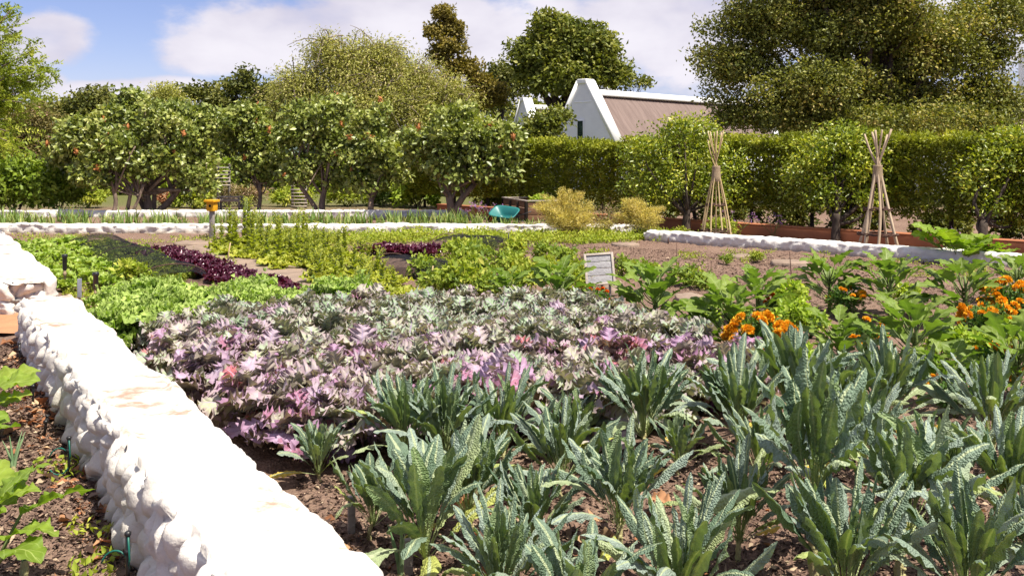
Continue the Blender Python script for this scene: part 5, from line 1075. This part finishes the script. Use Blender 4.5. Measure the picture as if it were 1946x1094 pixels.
for i, p in enumerate(row((288, 482), (545, 572), 22, 0.24, 3)):
    RL.put(i, (*p, 0), rng.random()*6.28, 0.85+0.35*rng.random(), 'dark maroon lettuce in the long row running beside the stepping stones', 'maroon lettuces of the long row')
for i, p in enumerate(row((700, 481), (838, 487), 9, 0.26, 2)):
    RL.put(i, (*p, 0), rng.random()*6.28, 1.0+0.4*rng.random(), 'dark maroon lettuce in the short far row before the netted greens', 'maroon lettuces of the short far row')
for i, (u, v) in enumerate([(905, 504), (925, 507), (880, 508), (1000, 520), (985, 512), (1095, 528), (1085, 534), (860, 505)]):
    RL.put(i, G(u, v), rng.random()*6.28, 0.8+0.2*rng.random(), 'single small maroon lettuce scattered among the green herbs', 'scattered small maroon lettuces')
for i, p in enumerate(row((72, 470), (205, 555), 13, 0.42, 3)):
    GL.put(i, (*p, 0), rng.random()*6.28, 0.85+0.4*rng.random(), 'large yellow green lettuce in the row along the whitewashed wall', 'yellow green lettuces along the wall')
for i, (x, y, z) in enumerate(fill([(388, 476), (440, 464), (590, 466), (690, 498), (740, 530), (800, 580), (680, 585), (640, 556), (540, 518)], 0.36, 14)):
    u = CX+x*F/y; v = HV+CH*F/y; j = int(rng.choice([4, 4, 0, 5, 1, 2])) if u > 520 else int(rng.choice([2, 3, 1, 5, 4]))
    if u > 700: j = int(rng.choice([4, 4, 4, 0]))
    BL.put(j, (x, y, z), rng.random()*6.28, 0.9+0.3*rng.random(), ['bolting lettuce sending up a leafy flower stalk beside the stepping stones', 'low spent lettuce with yellowing leaves beside the stepping stones'][j == 4], ['bolting lettuces with flower stalks', 'low spent lettuces'][j == 4])
for u, v, tv, lb in [(497, 470, 402, 'tallest bolting lettuce spire just right of the yellow birdhouse'), (420, 463, 408, 'bolting lettuce spire hiding the birdhouse post foot')]:
    b = G(u, v); BL.put(3, b, 1.0, ((v-tv)*b[1]/F/0.85), lb)
# low leafy herbs
for k in range(5):
    rng = np.random.default_rng(890+k); g, cl, ow = crown(rng, [((0, 0, 0.10), (0.20, 0.20, 0.12)), ((0.1, 0.05, 0.12), (0.12, 0.12, 0.12))], 26, 520, 0.062, 0.036, spread=0.04, inner=0.2, upb=0.9)
    st = Geo()
    for j in range(7): tube(st, curve((0, 0, -0.03), cl[j], (0, 0, 0.02), 4), 0.004, 4)
    HG.v.append([('stem', st.mesh('stem', M['green_stem'])), ('foliage', g.mesh('foliage', M[['herb', 'cover', 'herb', 'herb', 'cover'][k]]))])
rng = np.random.default_rng(9)
for i, (x, y, z) in enumerate(fill([(850, 470), (1000, 476), (1050, 492), (1110, 512), (1120, 545), (1080, 560), (900, 570), (800, 560), (740, 524), (860, 512)], 0.74, 15)):
    HG.put(int(rng.integers(5)), (x, y, z), rng.random()*6.28, 0.9+0.5*rng.random(), 'low green herb clump in the patch behind the information board', 'low herb clumps of the middle patch')
for i, (x, y, z) in enumerate(fill([(150, 466), (225, 464), (390, 536), (300, 552), (190, 500)], 0.42, 16)):
    HG.put(int(rng.integers(5)), (x, y, z), rng.random()*6.28, 0.55+0.3*rng.random(), 'low green plant growing under or beside the black shade net', 'low plants by the shade net')
for i, (u, v, sc) in enumerate([(262, 545, 1.35), (250, 525, 1.0), (880, 556, 1.6), (850, 560, 1.4), (1335, 548, 1.0), (1300, 540, 1.1), (1235, 524, 0.9), (1195, 524, 1.1), (1140, 503, 1.0), (1440, 495, 0.6), (1380, 500, 0.6)]):
    HG.put(1 if i < 2 else int(rng.integers(5)), G(u, v), rng.random()*6.28, sc, ['bushy light green herb between the shade net and the curly kale', 'light green herb at the near edge of the shade net', 'rounded herb clump beneath the dark shade cloth', 'herb clump just behind the purple kale', 'herb clump peeping out behind the first tall eggplant', 'herb clump between board and eggplant on the bare plot edge', 'herb clump immediately right of the information board', 'taller herb clump touching the information board', 'herb clump above the information board by the black cloth', 'tiny green seedling on the bare plot', 'tiny yellow green seedling in the middle of the bare plot'][i])
# shade nets
def net(u0, v0, u1, v1, wid, hh, seed, label, nh=3, flat=False):
    a = G(u0, v0); b = G(u1, v1); d = b-a; L = np.linalg.norm(d); d /= L; nr_ = np.array([-d[1], d[0], 0]); rng = np.random.default_rng(seed)
    t = thing('shade_net', label, 'shade net', a); S = np.linspace(0, L, 34); A_ = np.linspace(0, np.pi, 17); V = []
    for s in S:
        sag = hh*(0.78+0.22*abs(math.cos(s/L*np.pi*(nh-1)))) * (0.6+0.4*min(1, min(s, L-s)/0.3))
        for q_ in A_: V.append(d*s + nr_*(-math.cos(q_)*wid/2*(1+0.05*rng.normal()*0.5)) + np.array([0, 0, max(0.012, sag*math.sin(q_)**0.8 + 0.012*rng.normal())]))
    ii = (np.arange(33)[:, None]*17 + np.arange(16)[None, :]).ravel(); g = Geo(); g.add(np.array(V), q=np.stack([ii, ii+1, ii+18, ii+17], 1)); g.build('netting', M['net'], t)
    for k in range(nh):
        s = L*(0.03+0.94*k/(nh-1)); g = Geo(); A2 = np.linspace(0, np.pi, 15); tube(g, np.array([d*s + nr_*(-math.cos(q_)*wid/2*1.0) + np.array([0, 0, hh*1.03*math.sin(q_)**0.8-0.02]) for q_ in A2]), 0.007, 6); g.build('hoop', M['twig'], t)
net(178, 470, 335, 543, 1.0, 0.29, 901, 'long black shade net tunnel over hoops beside the maroon lettuce row', 3)
net(850, 468, 990, 484, 1.0, 0.27, 902, 'black shade net stretched over herbs behind the short maroon row', 3)
net(735, 508, 905, 540, 0.8, 0.24, 903, 'flat dark shade cloth lying over the edge of the herb patch', 3)
net(1108, 497, 1180, 502, 0.5, 0.12, 904, 'crumpled black cloth lying just behind the information board', 2)
# eggplants
EG = Kind('eggplant_plant', 'eggplant')
for k in range(6):
    rng = np.random.default_rng(910+k); g = Geo(); st = Geo(); hh = 1.0; n = 34
    tube(st, curve((0, 0, -0.05), (0.02, 0, 0.72), (0.02, 0.01, 0), 6), np.linspace(0.026, 0.014, 6), 7)
    for j in range(n):
        f = j/(n-1); a = j*GA+rng.normal()*0.35; br = np.array([math.cos(a), math.sin(a), 0])*(0.06+0.16*rng.random()*(1-0.3*f)); z = 0.10+0.66*f**0.8
        p = np.array([0, 0, z*0.7]); e = br + np.array([0, 0, z]); tube(st, curve(p, e, (0, 0, -0.03), 4), [0.010, 0.008, 0.007, 0.006], 5)
        L = (0.50-0.16*f)*(0.75+0.4*rng.random()); W = L*0.30; h1_, h2_ = rng.random()*6, rng.random()*6
        def lob(t, ph, W=W): return W*np.maximum(hump(t, 0.14, 0.46, 0.02)*(0.80+0.22*np.sin(t*19+ph)+0.05*np.sin(t*43+ph)), 0.05)
        V, q, A = leaf(rng, L, lambda t: lob(t, h1_), lambda t: lob(t, h2_), R(58-40*f+rng.normal()*13), R(108-44*f+rng.normal()*22), nt=22, ns=8, fold=0.22, ruf=0.014, rf=3.0, bend=1.2, twist=rng.normal()*0.4, r=np.clip(0.35+0.3*rng.random()+0.15*f, 0, 1), fwd=0.25, bull=0.01, bs=24)
        g.add(rot(V, a-np.pi/2, e), q=q, lf=A)
    EG.v.append([('stem', st.mesh('stem', M['green_stem'])), ('foliage', g.mesh('foliage', M['egg']))])
eggs = [(965, 588, 508, 'low broad leaved eggplant left of the information board'), (1062, 603, 492, 'eggplant overlapping the lower corner of the information board'), (1242, 632, 494, 'tall eggplant just right of the information board'), (1388, 672, 530, 'widest eggplant, behind the orange marigold clump'), (1442, 610, 508, 'eggplant behind the widest one, at the edge of the bare plot'),
        (1576, 592, 480, 'slim eggplant between bare plot and basil'), (1690, 604, 482, 'eggplant in the far row below the nearer cane tripod'), (1830, 615, 492, 'eggplant in the far row beneath the pumpkin plant'), (1935, 580, 484, 'eggplant at the picture edge against the low white wall'), (1592, 708, 592, 'eggplant behind the drooping Tuscan kale, among small marigolds'), (1735, 715, 566, 'large eggplant in the nearer row between the marigold patches'), (1935, 770, 600, 'eggplant with a yellowing leaf at the picture edge'), (1795, 770, 655, 'low dark eggplant behind the drooping Tuscan kale, beside bare soil'), (1330, 668, 565, 'eggplant squeezed between the tall one and the widest one')]
rng = np.random.default_rng(10)
for i, (u, v, tv, lb) in enumerate(eggs):
    b = G(u, v); hh = (v-tv)*b[1]/F*1.02; EG.put(i, b, rng.random()*6.28, (hh*1.3, hh*1.3, hh), lb, 'eggplants between purple kale and bare plot')
# basil and marigolds
BS = Kind('basil_plant', 'basil')
for k in range(3):
    rng = np.random.default_rng(930+k); g, cl, ow = crown(rng, [((0, 0, 0.16), (0.17, 0.17, 0.15)), ((0.08, -0.05, 0.2), (0.1, 0.1, 0.12))], 34, 620, 0.06, 0.036, spread=0.035, inner=0.3, upb=0.8); st = Geo()
    for j in range(9): tube(st, curve((0, 0, -0.03), cl[j], (0, 0, 0.02), 4), 0.005, 4)
    BS.v.append([('stem', st.mesh('stem', M['green_stem'])), ('foliage', g.mesh('foliage', M['basil']))])
for i, (u, v, sc, lb) in enumerate([(1492, 598, 1.2, 'rounded bright basil behind the widest eggplant'), (1500, 632, 1.1, 'bright basil beside the widest eggplant, nearer than the rounded one'), (1540, 640, 0.9, 'basil between two eggplants over a bit of bare soil'), (1728, 590, 1.0, 'basil between the far eggplants'), (1862, 712, 1.15, 'bright basil beside the orange marigold bank at the picture edge'), (1800, 690, 1.0, 'basil at the foot of the large eggplant'), (1250, 672, 1.0, 'pale basil under the tall eggplant'), (1540, 745, 1.1, 'basil showing between Tuscan kale and eggplant'), (1340, 640, 0.9, 'basil half hidden under the squeezed eggplant'), (1905, 668, 1.0, 'basil behind the marigold bank')]):
    BS.put(i, G(u, v), i*1.3, sc, lb, 'basil plants among the eggplants')
def flower_mesh(seed, mat):
    rng = np.random.default_rng(seed); g = Geo(); n = 130; d = sph(rng, n); d[:, 2] = np.abs(d[:, 2])*0.8+0.05; scatter_leaves(g, rng, d*0.014, d*2.2, 0.013, 0.016, upb=0.2, rndd=0.5); return g.mesh('flower', mat)
FM = [flower_mesh(940, M['marigold']), flower_mesh(941, M['marigold']), flower_mesh(942, M['marigold_red'])]
MB_ = []
for k in range(3):
    rng = np.random.default_rng(945+k); g, cl, ow = crown(rng, [((0, 0, 0.13), (0.18, 0.18, 0.13))], 30, 900, 0.045, 0.016, spread=0.04, inner=0.2); st = Geo()
    for j in range(10): tube(st, curve((0, 0, -0.03), cl[j], (0, 0, 0.02), 4), 0.004, 4)
    MB_.append((st.mesh('stem', M['green_stem']), g.mesh('foliage', M['marigold_leaf'])))
mar = [(1446, 704, 1.3, 34, 0, 'dense yellow orange marigold clump between purple kale and the widest eggplant'), (1135, 592, 0.8, 9, 2, 'deep orange marigold right below the information board'), (1142, 628, 0.7, 6, 0, 'small marigold with few blooms at the corner of the kale bed'), (1200, 634, 0.6, 5, 2, 'small red orange marigold at the foot of the tall eggplant'), (1470, 602, 0.7, 9, 2, 'red orange marigold beside the rounded basil'), (1605, 605, 1.0, 14, 0, 'orange marigold between the far eggplants'), (1645, 676, 0.9, 10, 0, 'orange marigold in front of the large nearer eggplant'), (1915, 618, 1.3, 24, 0, 'tall marigold bank heavy with blooms near the picture edge'), (1880, 660, 1.2, 20, 0, 'marigold in front of the tall bank, flowers along its top'), (1898, 752, 1.0, 13, 0, 'orange marigold behind the Tuscan kale at the picture edge'), (1815, 790, 0.8, 8, 0, 'small marigold peeping above the middle row of Tuscan kale'), (1350, 648, 0.6, 4, 2, 'marigold with a couple of blooms between eggplants'), (1290, 640, 0.5, 3, 2, 'nearly hidden marigold behind the tall eggplant')]
for i, (u, v, sc, nf, fk, lb) in enumerate(mar):
    rng = np.random.default_rng(950+i); t = thing('marigold_plant', lb, 'marigold', G(u, v), rng.random()*6, 'marigolds among the eggplants'); t.scale = (sc*1.15, sc*1.15, sc*1.25)
    for nm, me in zip(('stem', 'foliage'), MB_[i % 3]): o = bpy.data.objects.new(nm, me); C.objects.link(o); o.parent = t
    for j in range(nf):
        d = sph(rng, 1)[0]; d[2] = abs(d[2]); o = bpy.data.objects.new('flower', FM[2 if fk == 2 else j % 2]); C.objects.link(o); o.parent = t
        rr = 0.90+0.22*rng.random(); o.location = (d[0]*0.185*rr, d[1]*0.185*rr, 0.13+d[2]*0.155*rr); s2 = 1.15*(0.8+0.5*rng.random()); o.scale = (s2,)*3; o.rotation_euler = (rng.normal()*0.4 - d[1]*0.5, rng.normal()*0.4 + d[0]*0.5, rng.random()*6)
# big leaved squash in the left foreground, pumpkin by the far wall
def squash(name, label, cat, loc, leaves, seed, mat='squash'):
    rng = np.random.default_rng(seed); t = thing(name, label, cat, loc); g = Geo(); st = Geo()
    for (az_, L, W, p0, p1, z, off) in leaves:
        base = np.array([math.cos(az_+np.pi/2), math.sin(az_+np.pi/2), 0])*off; foot = base*0.15
        tube(st, curve((*foot[:2], -0.02), (*base[:2], z), (0, 0, 0.02), 6), np.linspace(0.010, 0.006, 6), 7)
        h1_, h2_ = rng.random()*6, rng.random()*6
        def lob(t, ph, W=W): return W*np.maximum(np.sin(np.clip(t, 0, 1)**0.62*np.pi)**0.62*(0.94+0.06*np.sin(t*15+ph)+0.025*np.sin(t*51+ph)), 0.02)
        V, q, A = leaf(rng, L, lambda t: lob(t, h1_), lambda t: lob(t, h2_), R(p0), R(p1), nt=26, ns=12, fold=0.18, ruf=0.016*L/0.3, rf=3, bend=1.2, twist=rng.normal()*0.3, r=0.3+0.6*rng.random(), fwd=-0.12, bull=0.014, bs=30)
        g.add(rot(V, az_, (base[0], base[1], z)), q=q, lf=A)
    st.build('stem', M['green_stem'], t); g.build('foliage', M[mat], t); return t
rng = np.random.default_rng(961)
def rl(n, lo, hi, L, zr, offm): return [(k*GA+rng.normal()*0.3, L*(0.85+0.5*rng.random()), L*(0.46+0.16*rng.random()), rng.uniform(lo, lo+25), rng.uniform(hi, hi+30), rng.uniform(*zr), rng.uniform(0.3, 1)*offm) for k in range(n)]
squash('squash_plant', 'big leaved squash plant crowding in at the bottom corner', 'squash', G(-40, 1120), [(-1.35, 0.30, 0.085, 62, 92, 0.30, 0.16), (-1.75, 0.24, 0.09, 55, 120, 0.22, 0.14), (-0.9, 0.22, 0.10, 45, 85, 0.36, 0.08), (-1.6, 0.22, 0.085, 50, 100, 0.34, 0.06), (-2.6, 0.22, 0.10, 50, 110, 0.30, 0.1), (0.3, 0.24, 0.11, 40, 90, 0.33, 0.1), (-0.2, 0.22, 0.10, 40, 90, 0.30, 0.12), (-2.1, 0.24, 0.10, 60, 125, 0.2, 0.2)], 962)
squash('squash_plant', 'squash plant with lighter leaves behind the big leaved one at the picture edge', 'squash', G(-85, 850), rl(16, 45, 85, 0.24, (0.16, 0.36), 0.22), 963)
squash('squash_plant', 'squash plant farthest along the wall side soil', 'squash', G(-125, 960), rl(14, 45, 85, 0.24, (0.16, 0.36), 0.2), 964)
squash('pumpkin_plant', 'bright green pumpkin plant with broad leaves on the slanting white wall', 'pumpkin', G(1825, 497), rl(30, 35, 70, 0.34, (0.12, 0.40), 0.42), 965)
squash('pumpkin_plant', 'single trailing pumpkin shoot lying along the slanting wall beside the broad leaved plant', 'pumpkin', G(1895, 500), rl(5, 50, 80, 0.24, (0.08, 0.24), 0.2), 966)
# onions
def onion(label, loc, n, hh, seed, r=0.009, sp=0.25):
    rng = np.random.default_rng(seed); t = thing('onion_plant', label, 'onion', loc); g = Geo()
    for k in range(n):
        a = rng.random()*6.28; l = hh*(0.6+0.45*rng.random()); e = np.array([math.cos(a)*sp*l, math.sin(a)*sp*l, l]); tube(g, curve((0, 0, 0.0), e, (-e[0]*0.2, -e[1]*0.2, 0), 8), np.array([1, 1.1, 1, 0.9, 0.75, 0.55, 0.35, 0.08])*r, 7, lf=[0.5, 0.5, rng.random()])
    g.build('foliage', M['onion'], t); b = Geo(); lathe(b, [(0.008, -0.03), (0.018, 0.0), (0.020, 0.02), (0.011, 0.06)], n=10); b.build('bulb', M['stalk'], t)
onion('blue green onion leaves standing on the soil beside the squash', G(25, 905), 5, 0.27, 971)
onion('pair of long yellow green onion leaves beside the whitewashed wall end', G(762, 1110), 5, 0.30, 972, 0.010, 0.22)
onion('small onion shoot at the squash foot', G(46, 1090), 3, 0.16, 973, 0.005)
# irises
rng = np.random.default_rng(11); IR = Kind('iris_clump', 'iris')
for k in range(6):
    g = Geo()
    for j in range(22):
        a = rng.random()*6.28; L = 0.38*(0.55+0.7*rng.random()); b = rng.normal(size=3)*np.array([0.16, 0.06, 0])
        wf = lambda t: 0.019*np.clip(1.02-t**2.2, 0.02, 1)
        V, q, A = leaf(rng, L, wf, wf, R(rng.uniform(2, 24)), R(rng.uniform(20, 75)), nt=6, ns=2, fold=0.3, bend=1.8)
        g.add(rot(V, a, b), q=q, lf=A)
    st = Geo(); tube(st, [(-0.12, 0, 0.0), (0.0, 0.01, 0.015), (0.12, 0, 0.0)], 0.014, 6)
    IR.v.append([('rhizome', st.mesh('rhizome', M['riser'])), ('foliage', g.mesh('foliage', M['iris']))])
a, b = G(-40, 429), G(1045, 430)
for i, f in enumerate(np.linspace(0, 1, 74)):
    p = a*(1-f)+b*f; p = p + np.array([rng.normal()*0.06, rng.normal()*0.45+0.1, 0]); p[2] = 0; isc = 0.85+0.3*rng.random()
    if f > 0.88: p[1] = min(p[1], 21.0) - 0.2*rng.random(); isc *= 0.72
    IR.put(i, p, rng.normal()*0.5, isc, 'clump of strap leaved iris in the strip under the small trees', 'iris clumps under the small trees')
# yellow feathery plants by the wall corner
def feather(label, u, v, tv, ru, seed, n=5200):
    b = G(u, v); s = b[1]/F; hh = (v-tv)*s; rx = ru*s; rng = np.random.default_rng(seed); t = thing('asparagus_fern', label, 'feathery plant', b); g = Geo(); st = Geo()
    for k in range(26):
        a = rng.random()*6.28; lean = rng.random()**0.7; e = np.array([math.cos(a)*rx*lean*1.1, math.sin(a)*rx*lean*0.7, hh*(1.05-0.55*lean**2)*(0.75+0.3*rng.random())]); pts = curve((rng.normal()*0.05, rng.normal()*0.05, -0.02), e, (0, 0, 0.15*hh), 9); tube(st, pts, np.linspace(0.007, 0.002, 9), 5)
        m_ = n//26; f = 0.25+0.75*rng.random(m_); cen = np.stack([np.interp(f, np.linspace(0, 1, 9), pts[:, j]) for j in range(3)], 1); cen += rng.normal(size=(m_, 3))*0.13*(1.2-f)[:, None]*np.array([1, 1, 0.7])
        scatter_leaves(g, rng, cen, np.tile((e-pts[0])/np.linalg.norm(e), (m_, 1)), 0.085, 0.009, rndd=0.9, rsel=0.25+0.3*rng.random()+0.45*rng.random(m_)*0.9)
    st.build('stem', M['green_stem'], t); g.build('foliage', M['fennel'], t)
feather('taller golden feathery plant at the wall corner beside the planter box', 1072, 450, 362, 60, 981, 6800)
feather('golden feathery plant leaning out, nearer the cane tripods', 1218, 450, 378, 58, 982, 6000)
feather('low golden feathery plant sprawling across the far wall', 1105, 450, 402, 66, 983, 4200)
# purple verbena and wispy dry plants
for k, (u, v, lb) in enumerate([(900, 424, 'purple flowered verbena stems in front of the terracotta wall end'), (930, 424, 'purple flowered verbena nearest the wheelbarrow'), (1470, 452, 'sparse verbena stems between the two cane tripods'), (1790, 492, 'sparse verbena stems left of the pumpkin plant'), (1400, 449, 'small verbena beside the slimmer cane tripod')]):
    rng = np.random.default_rng(990+k); t = thing('verbena_plant', lb, 'verbena', G(u, v)); st = Geo(); g = Geo()
    for j in range(12 if k < 2 else 7):
        e = np.array([rng.normal()*0.22, rng.normal()*0.12, 0.30+0.22*rng.random()]); tube(st, curve((rng.normal()*0.04, 0, -0.02), e, (0, 0, 0.03), 5), 0.004, 4); g = Geo(); cen = e+rng.normal(size=(12, 3))*0.022; scatter_leaves(g, rng, cen, np.tile([0, 0, 1.0], (12, 1)), 0.035, 0.022, rsel=0.8+0.2*rng.random(12)); g.build('flower', M['verbena'], t)
    st.build('stem', M['green_stem'], t)
bush('shrub', 'greenish herb bush at the foot of the slimmer cane tripod', 'herb', 1372, 450, 36, 34, 'cover', 900, 0.07, 0.035, 997)
bush('dry_shrub', 'wispy pinkish dry shrub between the two golden feathery plants', 'shrub', 1150, 449, 34, 72, 'pink_grass', 700, 0.08, 0.012, 998)
# ------------------------------------------------------------------ ground cover, mulch, litter
def strip(name, polys, n, L, W, hh, mat, seed, upb=1.0, lo=0.0):
    rng = np.random.default_rng(seed); g = Geo()
    for poly, share in polys:
        pts = [G(*p) for p in poly]; pl = [(p[0], p[1]) for p in pts]; xs = [p[0] for p in pts]; ys = [p[1] for p in pts]; got = []
        m_ = int(n*share)
        while sum(len(k) for k in got) < m_:
            X = rng.uniform(min(xs), max(xs), 4000); Y = rng.uniform(min(ys), max(ys), 4000); keep = vn(X*1.7, Y*1.7, seed)*0.7+vn(X*6, Y*6, seed+1)*0.4 > 0.42+0.2*lo
            got.append(np.array([(x, y) for x, y in zip(X[keep], Y[keep]) if inpoly(x, y, pl)]).reshape(-1, 2))
        p = np.concatenate(got)[:m_]; dens = vn(p[:, 0]*3, p[:, 1]*3, seed+2)
        z = ground_h(p[:, 0], p[:, 1]) + rng.random(m_)*hh*(0.3+dens)
        scatter_leaves(g, rng, np.stack([p[:, 0], p[:, 1], z], 1), np.tile([0, 0, 0.7], (m_, 1)), L, W, upb=upb, rsel=0.5*dens+0.5*rng.random(m_))
    return tag(g.build(name, M[mat]), kind='stuff')
strip('ground_cover', [([(790, 447), (1290, 444), (1330, 458), (1180, 461), (1040, 463), (840, 460)], 0.62), ([(480, 447), (800, 446), (830, 462), (640, 468), (470, 460)], 0.38)], 15000, 0.07, 0.032, 0.17, 'cover', 1001)
strip('weeds', [([(20, 447), (400, 447), (420, 462), (60, 462)], 0.25), ([(330, 470), (430, 480), (540, 580), (420, 560)], 0.35), ([(1300, 470), (1480, 476), (1420, 500), (1280, 490)], 0.1), ([(90, 500), (200, 560), (180, 600), (120, 560)], 0.12), ([(60, 870), (200, 870), (220, 1090), (130, 1090)], 0.03), ([(1560, 480), (1880, 510), (1880, 540), (1560, 500)], 0.15)], 5200, 0.045, 0.022, 0.05, 'cover', 1002, lo=0.6)
def litter(name, polys, n, L, W, mat, seed, flat=1.0, wall=False):
    rng = np.random.default_rng(seed); g = Geo()
    for poly, share in polys:
        pts = [G(*p) for p in poly]; pl = [(p[0], p[1]) for p in pts]; xs = [p[0] for p in pts]; ys = [p[1] for p in pts]; got = []; m_ = int(n*share)
        while sum(len(k) for k in got) < m_:
            X = rng.uniform(min(xs), max(xs), 4000); Y = rng.uniform(min(ys), max(ys), 4000)
            got.append(np.array([(x, y) for x, y in zip(X, Y) if inpoly(x, y, pl)]).reshape(-1, 2))
        p = np.concatenate(got)[:m_]; z = ground_h(p[:, 0], p[:, 1]) + 0.004 + 0.008*rng.random(m_)
        ow = sph(rng, m_); ow[:, 2] *= 0.25; scatter_leaves(g, rng, np.stack([p[:, 0], p[:, 1], z], 1), ow*2, L, W, upb=2.2*flat, rndd=0.3, rsel=rng.random(m_), fold=0.5, szv=0.38)
    return tag(g.build(name, M[mat]), kind='stuff')
litter('mulch', [([(560, 900), (1946, 790), (2100, 1094), (2100, 1180), (600, 1180)], 0.42), ([(-20, 660), (60, 660), (300, 1094), (300, 1200), (-60, 1200)], 0.24), ([(1040, 462), (1900, 500), (1960, 600), (1300, 560), (1190, 520)], 0.34)], 52000, 0.024, 0.011, 'chip', 1003)
litter('leaf_litter', [([(20, 640), (60, 660), (130, 800), (240, 1000), (290, 1120), (200, 1150), (120, 950), (20, 760)], 0.66), ([(-20, 660), (60, 660), (300, 1094), (-60, 1200)], 0.10), ([(620, 960), (1940, 860), (1990, 1150), (640, 1150)], 0.24)], 640, 0.060, 0.034, 'dry_leaf', 1004)
